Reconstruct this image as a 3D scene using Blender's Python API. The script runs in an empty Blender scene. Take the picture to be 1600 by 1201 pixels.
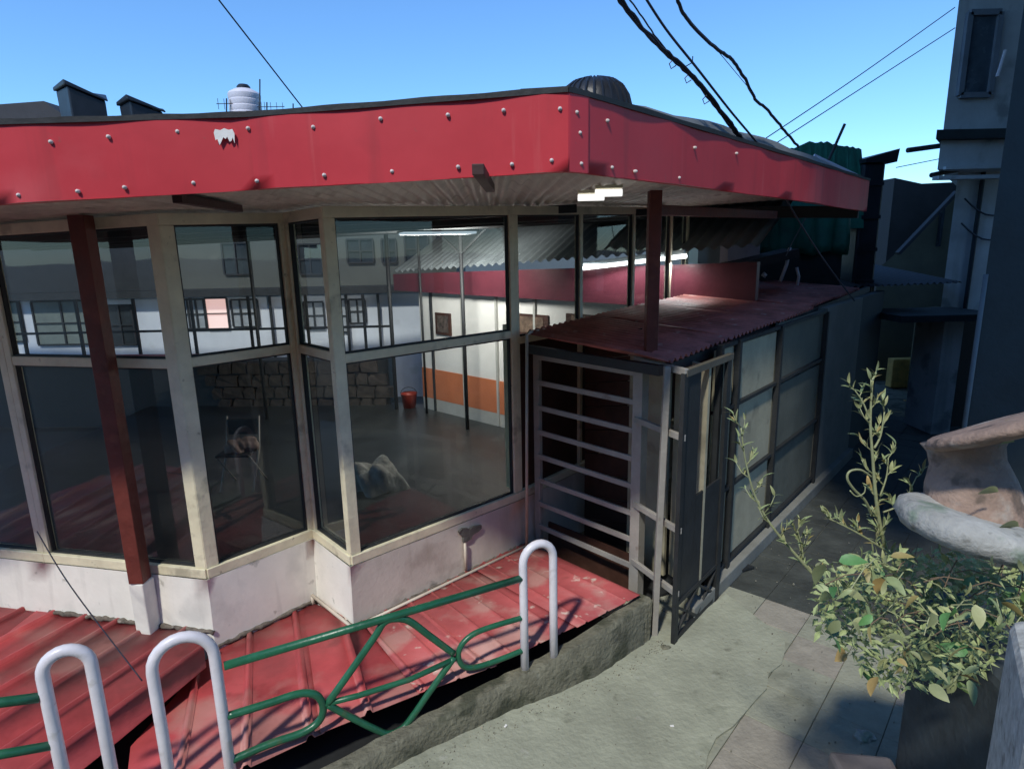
import bpy, bmesh, math, random
from math import sin, cos, pi, radians
from mathutils import Vector, Matrix, noise
random.seed(7)
S = bpy.context.scene
COL = S.collection

# ------------------------------------------------------------------ camera, sky, sun, exposure
F, CX, CY, H = 960.0, 800.0, 600.5, 2.8
PIT, ROLL = math.atan(210/F), radians(1.2)
FW = Vector((0, cos(PIT), -sin(PIT))); RT = Vector((1, 0, 0)); UP = RT.cross(FW)
R2 = RT*cos(ROLL) - UP*sin(ROLL); U2 = RT*sin(ROLL) + UP*cos(ROLL)
CAM = Vector((0, 0, H))
cd = bpy.data.cameras.new('camera'); cam = bpy.data.objects.new('camera', cd); COL.objects.link(cam)
cd.sensor_width = 36; cd.lens = 36*F/1600; cd.clip_end = 4000; cd.clip_start = .05
mm = Matrix((R2, U2, -FW)).transposed().to_4x4(); mm.translation = CAM
cam.matrix_world = mm
S.camera = cam
SUN_EL, SUN_AZ = 50, math.atan2(.42, .907)      # the light travels towards +x*.42, +y*.907
w = bpy.data.worlds.new('World'); S.world = w; w.use_nodes = True
nt = w.node_tree; bg = nt.nodes['Background']
sky = nt.nodes.new('ShaderNodeTexSky'); sky.sky_type = 'NISHITA'; sky.sun_disc = False
sky.sun_elevation = radians(SUN_EL); sky.sun_rotation = SUN_AZ + pi
sky.altitude = 1500; sky.air_density = 1.3; sky.dust_density = .1; sky.ozone_density = 5.0
tint = nt.nodes.new('ShaderNodeMix'); tint.data_type = 'RGBA'; tint.blend_type = 'MULTIPLY'; tint.inputs[0].default_value = 1
nt.links.new(sky.outputs[0], tint.inputs[6]); tint.inputs[7].default_value = (.68, .95, 1.16, 1)      # deep blue of dusk, the same all over the sky
nt.links.new(tint.outputs[2], bg.inputs[0]); bg.inputs[1].default_value = .15
sd = bpy.data.lights.new('sun', 'SUN'); sd.energy = 2.7; sd.angle = radians(3.5); sd.color = (1, .965, .86)
so = bpy.data.objects.new('sun', sd); COL.objects.link(so)
dv = Vector((sin(SUN_AZ)*cos(radians(SUN_EL)), cos(SUN_AZ)*cos(radians(SUN_EL)), -sin(radians(SUN_EL))))
so.rotation_euler = dv.to_track_quat('-Z', 'Y').to_euler(); so.location = (-6, -12, 25)
S.view_settings.view_transform = 'Standard'; S.view_settings.look = 'None'
S.view_settings.exposure = .3; S.view_settings.gamma = 1; S.view_settings.use_curve_mapping = False

# ------------------------------------------------------------------ helpers
def ray(x, y): return FW*F + R2*(x-CX) - U2*(y-CY)
def atz(x, y, z):
    d = ray(x, y); return CAM + d*((z-H)/d.z)
def atY(x, y, Y):
    d = ray(x, y); return CAM + d*(Y/d.y)
def onp(x, y, a, b):
    n = Vector((-(b[1]-a[1]), b[0]-a[0])); d = ray(x, y)
    return CAM + d*((n.x*a[0]+n.y*a[1])/(n.x*d.x+n.y*d.y))
def V(*a): return Vector(a)

def M(name, col, rough=.6, metal=0, var=.2, scale=3, stain=None, bump=.15, bscale=25, spec=.5, detail=6, streak=None):
    """stain = list of (colour, low threshold, scale, strength)"""
    m = bpy.data.materials.new(name); m.use_nodes = True; t = m.node_tree; N = t.nodes; L = t.links
    p = N['Principled BSDF']; p.inputs['Roughness'].default_value = rough; p.inputs['Metallic'].default_value = metal
    p.inputs['Specular IOR Level'].default_value = spec
    tc = N.new('ShaderNodeTexCoord'); n = N.new('ShaderNodeTexNoise'); n.inputs['Scale'].default_value = scale
    n.inputs['Detail'].default_value = detail; n.inputs['Roughness'].default_value = .65
    L.new(tc.outputs['Object'], n.inputs['Vector'])
    r = N.new('ShaderNodeValToRGB'); L.new(n.outputs[0], r.inputs[0])
    r.color_ramp.elements[0].position = .3; r.color_ramp.elements[1].position = .72
    r.color_ramp.elements[0].color = tuple(max(0, c*(1-var)) for c in col)+(1,)
    r.color_ramp.elements[1].color = tuple(min(.95, c*(1+var)) for c in col)+(1,)
    out = r.outputs[0]
    for i, (sc, lo, ss, st) in enumerate(stain or []):
        n2 = N.new('ShaderNodeTexNoise'); n2.inputs['Scale'].default_value = ss; n2.inputs['Detail'].default_value = 8
        mp = N.new('ShaderNodeMapping'); mp.inputs['Location'].default_value = (i*7.3+3, i*2.1, 5)
        L.new(tc.outputs['Object'], mp.inputs[0]); L.new(mp.outputs[0], n2.inputs['Vector'])
        r2 = N.new('ShaderNodeMapRange'); r2.inputs[1].default_value = lo; r2.inputs[2].default_value = lo+.1
        r2.inputs[4].default_value = st; L.new(n2.outputs[0], r2.inputs[0])
        mx = N.new('ShaderNodeMix'); mx.data_type = 'RGBA'; L.new(r2.outputs[0], mx.inputs[0]); L.new(out, mx.inputs[6])
        mx.inputs[7].default_value = tuple(sc)+(1,); out = mx.outputs[2]
    for i, (sc, lo, ss, st) in enumerate(streak or []):        # run-off streaks, long in z
        n2 = N.new('ShaderNodeTexNoise'); n2.inputs['Scale'].default_value = ss; n2.inputs['Detail'].default_value = 7
        mp = N.new('ShaderNodeMapping'); mp.inputs['Scale'].default_value = (1, 1, .07); mp.inputs['Location'].default_value = (i*4.1, 2, i)
        L.new(tc.outputs['Object'], mp.inputs[0]); L.new(mp.outputs[0], n2.inputs['Vector'])
        r2 = N.new('ShaderNodeMapRange'); r2.inputs[1].default_value = lo; r2.inputs[2].default_value = lo+.18
        r2.inputs[4].default_value = st; L.new(n2.outputs[0], r2.inputs[0])
        mx = N.new('ShaderNodeMix'); mx.data_type = 'RGBA'; L.new(r2.outputs[0], mx.inputs[0]); L.new(out, mx.inputs[6])
        mx.inputs[7].default_value = tuple(sc)+(1,); out = mx.outputs[2]
    L.new(out, p.inputs['Base Color'])
    if bump:
        n3 = N.new('ShaderNodeTexNoise'); n3.inputs['Scale'].default_value = bscale; n3.inputs['Detail'].default_value = 6
        L.new(tc.outputs['Object'], n3.inputs['Vector'])
        b = N.new('ShaderNodeBump'); b.inputs['Strength'].default_value = bump; b.inputs['Distance'].default_value = .02
        L.new(n3.outputs[0], b.inputs['Height']); L.new(b.outputs[0], p.inputs['Normal'])
        mr = N.new('ShaderNodeMapRange'); mr.inputs[3].default_value = max(0, rough-.12); mr.inputs[4].default_value = min(1, rough+.12)
        L.new(n.outputs[0], mr.inputs[0]); L.new(mr.outputs[0], p.inputs['Roughness'])
    return m
def EM(name, col, s):
    m = bpy.data.materials.new(name); m.use_nodes = True; p = m.node_tree.nodes['Principled BSDF']
    p.inputs['Base Color'].default_value = (.6, .6, .6, 1)
    p.inputs['Emission Color'].default_value = tuple(col)+(1,); p.inputs['Emission Strength'].default_value = s
    return m
def GLASS(name, tint=(.78, .82, .82)):
    m = bpy.data.materials.new(name); m.use_nodes = True; t = m.node_tree; N = t.nodes; L = t.links
    N.remove(N['Principled BSDF']); o = N['Material Output']
    tr = N.new('ShaderNodeBsdfTransparent'); tr.inputs[0].default_value = tuple(tint)+(1,)
    g = N.new('ShaderNodeBsdfGlossy'); g.inputs['Roughness'].default_value = .02; g.inputs[0].default_value = (.9, .95, 1, 1)
    n = N.new('ShaderNodeTexNoise'); n.inputs['Scale'].default_value = 1.3; tc = N.new('ShaderNodeTexCoord'); L.new(tc.outputs['Object'], n.inputs['Vector'])
    b = N.new('ShaderNodeBump'); b.inputs['Strength'].default_value = .05; b.inputs['Distance'].default_value = .05
    L.new(n.outputs[0], b.inputs['Height']); L.new(b.outputs[0], g.inputs['Normal'])
    df = N.new('ShaderNodeBsdfDiffuse'); df.inputs[0].default_value = (.35, .37, .36, 1)      # film of dust
    n2 = N.new('ShaderNodeTexNoise'); n2.inputs['Scale'].default_value = 2.5; n2.inputs['Detail'].default_value = 8; L.new(tc.outputs['Object'], n2.inputs['Vector'])
    mr = N.new('ShaderNodeMapRange'); mr.inputs[1].default_value = .4; mr.inputs[2].default_value = .8; mr.inputs[3].default_value = .0; mr.inputs[4].default_value = .07
    L.new(n2.outputs[0], mr.inputs[0])
    f = N.new('ShaderNodeFresnel'); f.inputs[0].default_value = 1.5
    m1 = N.new('ShaderNodeMixShader'); L.new(f.outputs[0], m1.inputs[0]); L.new(tr.outputs[0], m1.inputs[1]); L.new(g.outputs[0], m1.inputs[2])
    m2 = N.new('ShaderNodeMixShader'); L.new(mr.outputs[0], m2.inputs[0]); L.new(m1.outputs[0], m2.inputs[1]); L.new(df.outputs[0], m2.inputs[2])
    L.new(m2.outputs[0], o.inputs[0]); return m

class MB:
    def __init__(s): s.v = []; s.f = []
    def quad(s, a, b, c, d):
        i = len(s.v); s.v += [Vector(a), Vector(b), Vector(c), Vector(d)]; s.f.append((i, i+1, i+2, i+3)); return s
    def poly(s, pts):
        i = len(s.v); s.v += [Vector(p) for p in pts]; s.f.append(tuple(range(i, i+len(pts)))); return s
    def hexa(s, b, t):
        i = len(s.v); s.v += [Vector(p) for p in b]+[Vector(p) for p in t]; n = len(b)
        s.f.append(tuple(i+n-1-k for k in range(n))); s.f.append(tuple(i+n+k for k in range(n)))
        for k in range(n): s.f.append((i+k, i+(k+1) % n, i+n+(k+1) % n, i+n+k))
        return s
    def prism(s, pts, z0, z1):      # plan polygon, z may be numbers or lists
        n = len(pts); a = z0 if isinstance(z0, (list, tuple)) else [z0]*n; b = z1 if isinstance(z1, (list, tuple)) else [z1]*n
        return s.hexa([(p[0], p[1], a[k]) for k, p in enumerate(pts)], [(p[0], p[1], b[k]) for k, p in enumerate(pts)])
    def box(s, c, sz, rz=0):
        x, y, z = [k/2 for k in sz]; R = Matrix.Rotation(rz, 3, 'Z'); c = Vector(c)
        P = [c+R@Vector(q) for q in ((-x, -y, -z), (x, -y, -z), (x, y, -z), (-x, y, -z), (-x, -y, z), (x, -y, z), (x, y, z), (-x, y, z))]
        return s.hexa(P[:4], P[4:])
    def bar(s, p, q, w, h, up=(0, 0, 1)):       # rectangular bar: w sideways, h along up
        p = Vector(p); q = Vector(q); d = (q-p).normalized(); u = Vector(up)
        sd = d.cross(u)
        if sd.length < 1e-3: u = Vector((0, 1, 0)); sd = d.cross(u)
        sd.normalize(); u = sd.cross(d).normalized(); a = sd*w/2; b = u*h/2
        return s.hexa([p-a-b, p-a+b, p+a+b, p+a-b][::1], [q-a-b, q-a+b, q+a+b, q+a-b])
    def tube(s, pts, r, n=8, cap=True):
        pts = [Vector(p) for p in pts]; rs = r if isinstance(r, (list, tuple)) else [r]*len(pts); i0 = len(s.v)
        t0 = (pts[1]-pts[0]).normalized(); a = t0.orthogonal().normalized()
        for k, p in enumerate(pts):
            t = (pts[min(k+1, len(pts)-1)]-pts[max(k-1, 0)]).normalized()
            a = (a-t*a.dot(t)).normalized(); b = t.cross(a)
            for j in range(n): an = 2*pi*j/n; s.v.append(p+(a*cos(an)+b*sin(an))*rs[k])
        for k in range(len(pts)-1):
            for j in range(n):
                q = i0+k*n; s.f.append((q+j, q+(j+1) % n, q+n+(j+1) % n, q+n+j))
        if cap:
            s.f.append(tuple(i0+n-1-j for j in range(n))); e = i0+(len(pts)-1)*n; s.f.append(tuple(e+j for j in range(n)))
        return s
    def lathe(s, prof, c, axis=(0, 0, 1), n=28):
        ax = Vector(axis).normalized(); a = ax.orthogonal().normalized(); b = ax.cross(a); c = Vector(c); i0 = len(s.v)
        for r, z in prof:
            for j in range(n): an = 2*pi*j/n; s.v.append(c+ax*z+(a*cos(an)+b*sin(an))*max(r, 1e-4))
        for k in range(len(prof)-1):
            for j in range(n): q = i0+k*n; s.f.append((q+j, q+(j+1) % n, q+n+(j+1) % n, q+n+j))
        return s
    def build(s, name, mat, parent=None, smooth=False, bevel=0):
        me = bpy.data.meshes.new(name); me.from_pydata([tuple(v) for v in s.v], [], s.f); me.update()
        bm = bmesh.new(); bm.from_mesh(me); bmesh.ops.recalc_face_normals(bm, faces=bm.faces) if len(s.f) > 3 else None
        bm.to_mesh(me); bm.free()
        if smooth:
            for p in me.polygons: p.use_smooth = True
        me.materials.append(mat); o = bpy.data.objects.new(name, me); COL.objects.link(o)
        if smooth == 2:
            for p in me.polygons: p.use_smooth = True
            me.set_sharp_from_angle(angle=radians(40))
        if parent: adopt(o, parent)
        if bevel:
            b = o.modifiers.new('bevel', 'BEVEL'); b.width = bevel; b.segments = 2; b.limit_method = 'ANGLE'
        return o
def base_of(p):
    m = Matrix.Translation(p.location)
    return p.matrix_parent_inverse.copy() @ m if False else m
def adopt(o, parent):
    o.parent = parent
    T = Matrix.Translation(parent.location)
    pp = parent.parent
    if pp is not None: T = Matrix.Identity(4) if parent.type == 'MESH' else T
    o.matrix_parent_inverse = T.inverted() if parent.type == 'EMPTY' else Matrix.Identity(4)
def tag(o, label=None, cat=None, group=None, kind=None):
    for k, v in (('label', label), ('category', cat), ('group', group), ('kind', kind)):
        if v: o[k] = v
    return o
def thing(name, loc, label, cat, group=None):
    o = bpy.data.objects.new(name, None); o.empty_display_size = .2; o.location = loc; COL.objects.link(o)
    return tag(o, label, cat, group)

def clip_strip(poly, d, n, c0, c1):
    """part of the convex plan polygon with c0<=p.n<=c1, as two cross sections (t ranges along d at c0 and c1)"""
    def rng(c):
        ts = []
        for k in range(len(poly)):
            a = Vector(poly[k][:2]); b = Vector(poly[(k+1) % len(poly)][:2]); ca, cb = a.dot(n), b.dot(n)
            if (ca-c)*(cb-c) <= 0 and abs(ca-cb) > 1e-9:
                p = a.lerp(b, (c-ca)/(cb-ca)); ts.append(p.dot(d))
        return (min(ts), max(ts)) if len(ts) >= 2 else None
    return rng(c0), rng(c1)
def ribbed(mb, poly, d, prof, pitch, zf, th=0.0, off=0.0):
    """profiled metal sheet over a convex plan polygon; ribs run along d. prof = [(fraction, height)...]"""
    d = Vector(d[:2]).normalized(); n = Vector((-d.y, d.x)); cs = [Vector(p[:2]).dot(n) for p in poly]
    lo, hi = min(cs)+1e-5, max(cs)-1e-5; brk = [lo]
    k = math.floor((lo-off)/pitch)
    while k*pitch+off < hi:
        for fr, h in prof:
            c = off+(k+fr)*pitch
            if lo < c < hi: brk.append(c)
        k += 1
    for p in cs:
        if lo < p < hi: brk.append(p)
    brk.append(hi); brk = sorted(brk)
    def hh(c):
        f = ((c-off)/pitch) % 1.0; P = prof+[(1.0, prof[0][1])]
        for (f0, h0), (f1, h1) in zip(P, P[1:]):
            if f0 <= f <= f1: return h0+(h1-h0)*(f-f0)/max(1e-9, f1-f0)
        return prof[0][1]
    for c0, c1 in zip(brk, brk[1:]):
        if c1-c0 < 1e-6: continue
        a, b = clip_strip(poly, d, n, c0, c1)
        if not a or not b: continue
        def P(t, c):
            q = d*t+n*c; return Vector((q.x, q.y, zf(q.x, q.y)+hh(c)))
        mb.quad(P(a[0], c0), P(a[1], c0), P(b[1], c1), P(b[0], c1))
    return mb
def roughen(o, amp, sc, seed=0):
    for v in o.data.vertices:
        n = noise.noise_vector(v.co*sc+Vector((seed, 0, 0)))+.5*noise.noise_vector(v.co*sc*2.3); v.co += n*amp
    return o
def solid(o, t, offset=-1):
    m = o.modifiers.new('thickness', 'SOLIDIFY'); m.thickness = t; m.offset = offset; return o
def weld(o):
    bm = bmesh.new(); bm.from_mesh(o.data); bmesh.ops.remove_doubles(bm, verts=bm.verts, dist=.0004); bmesh.ops.recalc_face_normals(bm, faces=bm.faces)
    bm.to_mesh(o.data); bm.free(); return o
SINE = [(k/8, .009*(1-cos(2*pi*k/8))) for k in range(8)]
def sine(a, n=8): return [(k/n, a*(1-cos(2*pi*k/n))) for k in range(n)]
RIB = [(0, 0), (.82, 0), (.86, .026), (.93, .026), (.97, 0)]

# ------------------------------------------------------------------ materials
m_ground = M('ground_earth', (.10, .10, .085), .95, scale=.5)
m_slab = M('paving_concrete', (.275, .28, .22), .85, var=.2, scale=5, stain=[((.12, .125, .09), .60, 2.2, .6), ((.34, .34, .29), .66, 9, .5)], bump=.4, bscale=40)
m_slab_p = M('paving_pinkish', (.285, .262, .22), .85, var=.2, scale=5, stain=[((.13, .125, .1), .60, 2.2, .6)], bump=.4, bscale=40)
m_cement = M('cement_screed', (.30, .31, .24), .88, var=.22, scale=2.4, stain=[((.10, .11, .07), .585, 1.9, .75), ((.38, .38, .33), .64, 11, .5), ((.07, .07, .05), .66, 6, .7)], bump=.5, bscale=30)
m_slab_shade = M('shade_dark_paving', (.05, .055, .05), .7, var=.4, scale=4, bump=.4)  # slab colour lowered to stand in for deep shade on the far lane
m_kerb = M('mossy_kerb_concrete', (.16, .155, .115), .92, var=.4, scale=6, stain=[((.05, .055, .035), .52, 5, .8), ((.3, .3, .25), .66, 14, .6)], bump=.8, bscale=35)
m_fascia = M('red_painted_sheet', (.55, .035, .048), .5, var=.12, scale=1.3, stain=[((.62, .10, .11), .58, 1.5, .5), ((.36, .02, .03), .62, 3, .4), ((.25, .10, .08), .70, 22, .6)], bump=.22, bscale=2.2, streak=[((.30, .03, .035), .56, 9, .45), ((.62, .18, .17), .62, 16, .35)])
m_white_mark = M('white_paint_splash', (.8, .78, .76), .6, var=.05)
m_bolt = M('bolt_head', (.62, .56, .54), .6, .0, var=.1)
m_soffit = M('galvanised_soffit', (.56, .54, .48), .5, .15, var=.22, scale=5, stain=[((.17, .14, .11), .6, 3, .6)], bump=.1)
m_cream = M('cream_window_paint', (.70, .65, .47), .5, var=.14, scale=5, stain=[((.26, .24, .17), .60, 5, .6), ((.14, .12, .08), .68, 22, .7)], bump=.2)
m_brown = M('red_oxide_steel', (.13, .028, .02), .5, var=.3, scale=6, stain=[((.2, .06, .035), .6, 8, .6)], bump=.2)
m_wall = M('whitewashed_plaster', (.76, .74, .68), .9, var=.08, scale=3, stain=[((.5, .5, .47), .58, 2.2, .5), ((.25, .24, .20), .66, 9, .8)], bump=.09, bscale=30, streak=[((.36, .35, .32), .60, 7, .5)])
m_wall2 = M('pinkish_plaster', (.58, .53, .46), .9, var=.12, scale=3, stain=[((.36, .30, .25), .585, 3, .6), ((.12, .10, .08), .66, 5, .85)], bump=.12, bscale=30, streak=[((.30, .26, .2), .58, 6, .5)])
m_damp = M('damp_patch', (.11, .11, .10), .9, var=.3, scale=12, bump=.5)
m_roof = M('red_roof_sheet', (.43, .065, .07), .5, .0, var=.25, scale=3, stain=[((.42, .22, .19), .50, 1.6, .65), ((.18, .03, .03), .60, 4, .6), ((.5, .42, .36), .72, 16, .7)], bump=.15, bscale=20)
m_roof2 = M('faded_red_roof_sheet', (.42, .085, .085), .55, .0, var=.25, scale=2, stain=[((.46, .27, .23), .50, 2.3, .65), ((.6, .52, .44), .62, 11, .8), ((.15, .04, .03), .66, 5, .6)], bump=.2, bscale=20)
m_rust = M('rusty_red_corrugated', (.40, .12, .10), .5, .05, var=.35, scale=4, stain=[((.17, .05, .035), .53, 3, .6), ((.5, .34, .3), .62, 10, .6)], bump=.2)
m_grey = M('grey_gate_paint', (.33, .31, .285), .5, .1, var=.15, scale=6, stain=[((.17, .13, .1), .64, 9, .6), ((.5, .48, .45), .68, 14, .4)], bump=.2)
m_hoop = M('white_rail_paint', (.74, .71, .76), .35, var=.07, scale=9, stain=[((.5, .47, .45), .62, 12, .6), ((.25, .12, .07), .71, 17, .8)], bump=.1)
m_green = M('green_rail_paint', (.018, .115, .06), .35, var=.25, scale=8, stain=[((.1, .11, .05), .62, 10, .6), ((.4, .4, .33), .74, 22, .7)], bump=.15)
m_pipe = M('pvc_pipe', (.52, .46, .38), .45, var=.12, scale=6, bump=.05)
m_black = M('black_plastic', (.012, .015, .022), .45, var=.3)
m_dark = M('dark_sheet', (.018, .02, .022), .6, var=.3, scale=5)
m_shed1 = M('shed_cream_board', (.36, .33, .235), .75, var=.18, scale=3, stain=[((.16, .15, .11), .6, 4, .6)])
m_shed2 = M('shed_grey_board', (.10, .105, .085), .75, var=.2, scale=3, stain=[((.07, .08, .07), .6, 4, .6)])
m_shed3 = M('shed_pale_wall', (.19, .19, .17), .8, var=.2, scale=3, stain=[((.15, .16, .15), .58, 3, .6)])
m_board = M('dark_brown_board', (.055, .022, .014), .6, var=.4, scale=6)
m_floor = M('hall_wet_floor', (.032, .037, .038), .35, var=.4, scale=1.2, stain=[((.07, .075, .07), .6, 2.5, .5)], bump=.1)
m_house = M('white_house_wall', (.62, .66, .74), .85, var=.08, scale=1.5, stain=[((.45, .48, .5), .62, 2, .5)])
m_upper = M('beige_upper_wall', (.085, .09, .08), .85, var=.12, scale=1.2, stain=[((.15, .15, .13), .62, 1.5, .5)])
m_inner = M('inner_white_wall', (.74, .73, .70), .8, var=.05)
m_orange = M('orange_dado_paint', (.55, .17, .07), .7, var=.1)
m_pale = M('pale_grey_skirting', (.42, .42, .39), .8, var=.12)
m_win = M('dark_window_glass', (.03, .038, .045), .15, var=.3, bump=0)
m_shut = M('greenish_louvre', (.15, .18, .17), .6, var=.2)
m_maroon = M('maroon_fascia', (.11, .02, .032), .4, var=.2)
m_silver = M('silver_roof_sheet', (.30, .34, .36), .4, .4, var=.15, scale=3, bump=.1)
m_stone = M('dark_rubble_stone', (.05, .04, .033), .9, var=.5, scale=7, bump=.8, bscale=9)
m_greenT = M('green_tarpaulin', (.012, .13, .085), .6, var=.35, scale=3, bump=.5, bscale=6)
m_tank = M('white_tank_plastic', (.62, .6, .66), .5, var=.06)
m_darkroof = M('dark_slate_roof', (.03, .028, .032), .7, var=.3)
m_bluewall = M('blue_grey_render', (.50, .54, .56), .85, var=.2, scale=1.5, stain=[((.13, .15, .16), .56, 2.5, .6)], streak=[((.14, .15, .15), .55, 3, .6)])
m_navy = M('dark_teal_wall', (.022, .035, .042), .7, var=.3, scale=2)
m_olive = M('olive_beige_wall', (.15, .135, .09), .85, var=.25, scale=1.5)
m_ochre = M('glow_ochre_cloth', (.60, .36, .10), .85, var=.3, scale=6)  # cloth's ochre, raised to stand in for a warm glow
m_terra = M('weathered_terracotta', (.30, .21, .165), .85, var=.3, scale=9, stain=[((.42, .39, .35), .56, 9, .7), ((.10, .075, .06), .58, 14, .8)], bump=.4, bscale=60)
m_stone2 = M('pale_weathered_stone', (.36, .36, .34), .9, var=.3, scale=9, stain=[((.16, .22, .16), .52, 9, .8), ((.08, .08, .06), .62, 16, .8)], bump=.4, bscale=60)
m_parapet = M('shade_dark_parapet', (.035, .045, .05), .9, var=.5, scale=5, stain=[((.12, .14, .14), .66, 7, .6)], bump=.25)  # dark base colour carries the shade here; the paler stain is weathering
m_pillar = M('speckled_pillar', (.4, .4, .37), .95, var=.35, scale=40, stain=[((.12, .12, .1), .6, 30, .7)], bump=.25, bscale=25)
m_leaf = M('leaf_pale_green', (.33, .40, .20), .55, var=.3, scale=9, bump=.1)
m_leaf2 = M('leaf_yellow_green', (.42, .44, .23), .55, var=.3, scale=9, bump=.1)
m_leaf3 = M('leaf_bright_green', (.12, .30, .10), .55, var=.3, scale=9, bump=.1)
for m_ in (m_leaf, m_leaf2, m_leaf3):       # every leaf a little different, a few going brown
    t_ = m_.node_tree; p_ = t_.nodes['Principled BSDF']; lk = p_.inputs['Base Color'].links[0].from_socket
    oi = t_.nodes.new('ShaderNodeObjectInfo'); mr_ = t_.nodes.new('ShaderNodeValToRGB'); e_ = mr_.color_ramp.elements
    e_[0].color = (.45, .5, .45, 1); e_[1].color = (1.0, .98, .9, 1); e_[1].position = .85; x_ = e_.new(.93); x_.color = (.95, .62, .42, 1)
    mx_ = t_.nodes.new('ShaderNodeMix'); mx_.data_type = 'RGBA'; mx_.blend_type = 'MULTIPLY'; mx_.inputs[0].default_value = 1
    t_.links.new(oi.outputs['Random'], mr_.inputs[0]); t_.links.new(lk, mx_.inputs[6]); t_.links.new(mr_.outputs[0], mx_.inputs[7]); t_.links.new(mx_.outputs[2], p_.inputs['Base Color'])
    p_.inputs['Subsurface Weight'].default_value = .0
m_stem = M('stem_green', (.30, .32, .17), .6, var=.25, scale=20, bump=.1)
m_dry = M('stem_dry', (.16, .11, .07), .8, var=.3, scale=20)
m_cloth = M('pale_cloth', (.3, .3, .27), .9, var=.25, scale=6, bump=.6)
m_red = M('red_plastic', (.4, .05, .03), .4)
m_cable = M('cable_black', (.012, .014, .03), .5)
m_wire = M('wire_grey', (.12, .13, .16), .5)
m_glass = GLASS('window_glass')

# ------------------------------------------------------------------ plan
U = Vector((.66, .7513)); W = Vector((.7513, -.66))          # along the lane, across it
A0 = (-5.2, 4.54); B = (-3.46, 4.16); Cc = (-2.13, 3.87); D = (-1.58, 4.47); E = (-1.17, 4.01); Fp = (.04, 5.13); G = (2.15, 7.53)
def zr(x, y): return 3.118+.03*x+.015*(y-2.6)                  # underside of the hall roof
SILL, TRAN = .7, 2.13

# ------------------------------------------------------------------ ground, lane
g = MB().quad((-600, -600, -.5), (600, -600, -.5), (600, 600, -.5), (-600, 600, -.5)).build('ground', m_ground); tag(g, kind='structure')
lane = bpy.data.objects.new('lane', None); COL.objects.link(lane); tag(lane, kind='structure')
lane_bed = MB().prism([(-1.6, -3), (7, -3), (12, 16), (6, 16), (.0, 5), (-1.0, 2.6)], -.5, -.012).build('lane_bed', m_kerb, lane)
O0 = Vector((1.38, 3.24))
sz = .34
for i in range(-9, 24):
    for j in range(-5, 6):
        c = O0+U*(i+.5)*sz+W*(j+.5)*sz*1.0
        if c.y < .3 or (c.x < -.3 and c.y > 3.6): continue
        z = random.uniform(-.004, .0); a, b = U*(sz/2-.002), W*(sz/2-.002); tl = [random.uniform(-.003, .003) for _ in range(4)]
        pts = [c-a-b, c+a-b, c+a+b, c-a+b]
        MB().prism(pts, -.05, [z+t for t in tl]).build('paving_slab', m_slab_shade if i >= 4 else m_slab_p if (j in (0, 1) and i in (-2, -1)) or random.random() < .06 else m_slab, lane, bevel=.003)
# rough screed laid over the slabs along the kerb
kb = [(.97, 3.97), (.91, 3.92), (.55, 3.61), (.19, 3.40), (-.07, 3.28), (-.42, 3.06), (-.80, 2.82), (-1.5, 2.35), (-2.1, 1.9)]
edge = [(-1.2, 1.2), (-.3, 1.5)]+[tuple(O0+U*t+W*(.02*sin(t*5)+random.uniform(-.03, .03))) for t in [-2.4+.15*k for k in range(23)]]
scr = MB(); top = [(p[0]-.05, p[1]+.08) for p in kb[::-1]]
pl = edge+[(1.72, 4.55), (1.25, 4.12)]+[(p[0]-.04, p[1]+.06) for p in kb]
sc = MB().prism(pl, [.001]*len(pl), [.012]*len(pl)).build('cement_screed', m_cement, lane)
# kerb
ktop = [.34, .33, .30, .235, .20, .17, .14, .10, .05]
kerb = MB(); th = .11
P2 = []
for k, p in enumerate(kb):
    a = Vector(kb[max(0, k-1)]); b = Vector(kb[min(len(kb)-1, k+1)]); t = (b-a).normalized(); nn = Vector((t.y, -t.x))
    if nn.y < 0: nn = -nn
    P2.append((Vector(p), Vector(p)+nn*th))
# subdivide for roughness
rows = []
for k in range(len(P2)-1):
    for q in range(7):
        f = q/7; o_ = P2[k][0].lerp(P2[k+1][0], f); i_ = P2[k][1].lerp(P2[k+1][1], f); z = ktop[k]+(ktop[k+1]-ktop[k])*f
        j = lambda s: random.uniform(-s, s)
        rows.append([(o_.x+j(.008), o_.y+j(.008), -.05), (o_.x+j(.008), o_.y+j(.008), z*.55), (o_.x+.012+j(.01), o_.y+.012+j(.01), z-.02+j(.008)), ((o_.x*.8+i_.x*.2), (o_.y*.8+i_.y*.2), z+j(.008)), (i_.x, i_.y, z-.01+j(.008)), (i_.x, i_.y, -.05)])
i0 = 0
for r_ in rows: kerb.v += [Vector(p) for p in r_]
for k in range(len(rows)-1):
    for q in range(5): kerb.f.append((k*6+q, k*6+q+1, (k+1)*6+q+1, (k+1)*6+q))
kerb.f.append(tuple(range(6)))
ko = kerb.build('kerb', m_kerb, None, smooth=2); tag(ko, kind='structure')

# ------------------------------------------------------------------ lower red roof
def zR(x, y): return .2+.0823*(x-.04)-.0704*(y-5.13)
lr = thing('low_metal_roof', (-.8, 3.6, .15), 'low red ribbed metal roof between the green and white railing and the glazed hall', 'roof')
def sheet(name, poly, d, zf, mat, pitch=.21, prof=RIB, off=0., lift=0.):
    o = ribbed(MB(), poly, d, prof, pitch, lambda x, y: zf(x, y)+lift).build(name, mat, lr); weld(o); solid(o, .004)
    o.data.set_sharp_from_angle(angle=radians(10)); return o
LOWR = [(k, h*.35) for k, h in RIB]
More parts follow.
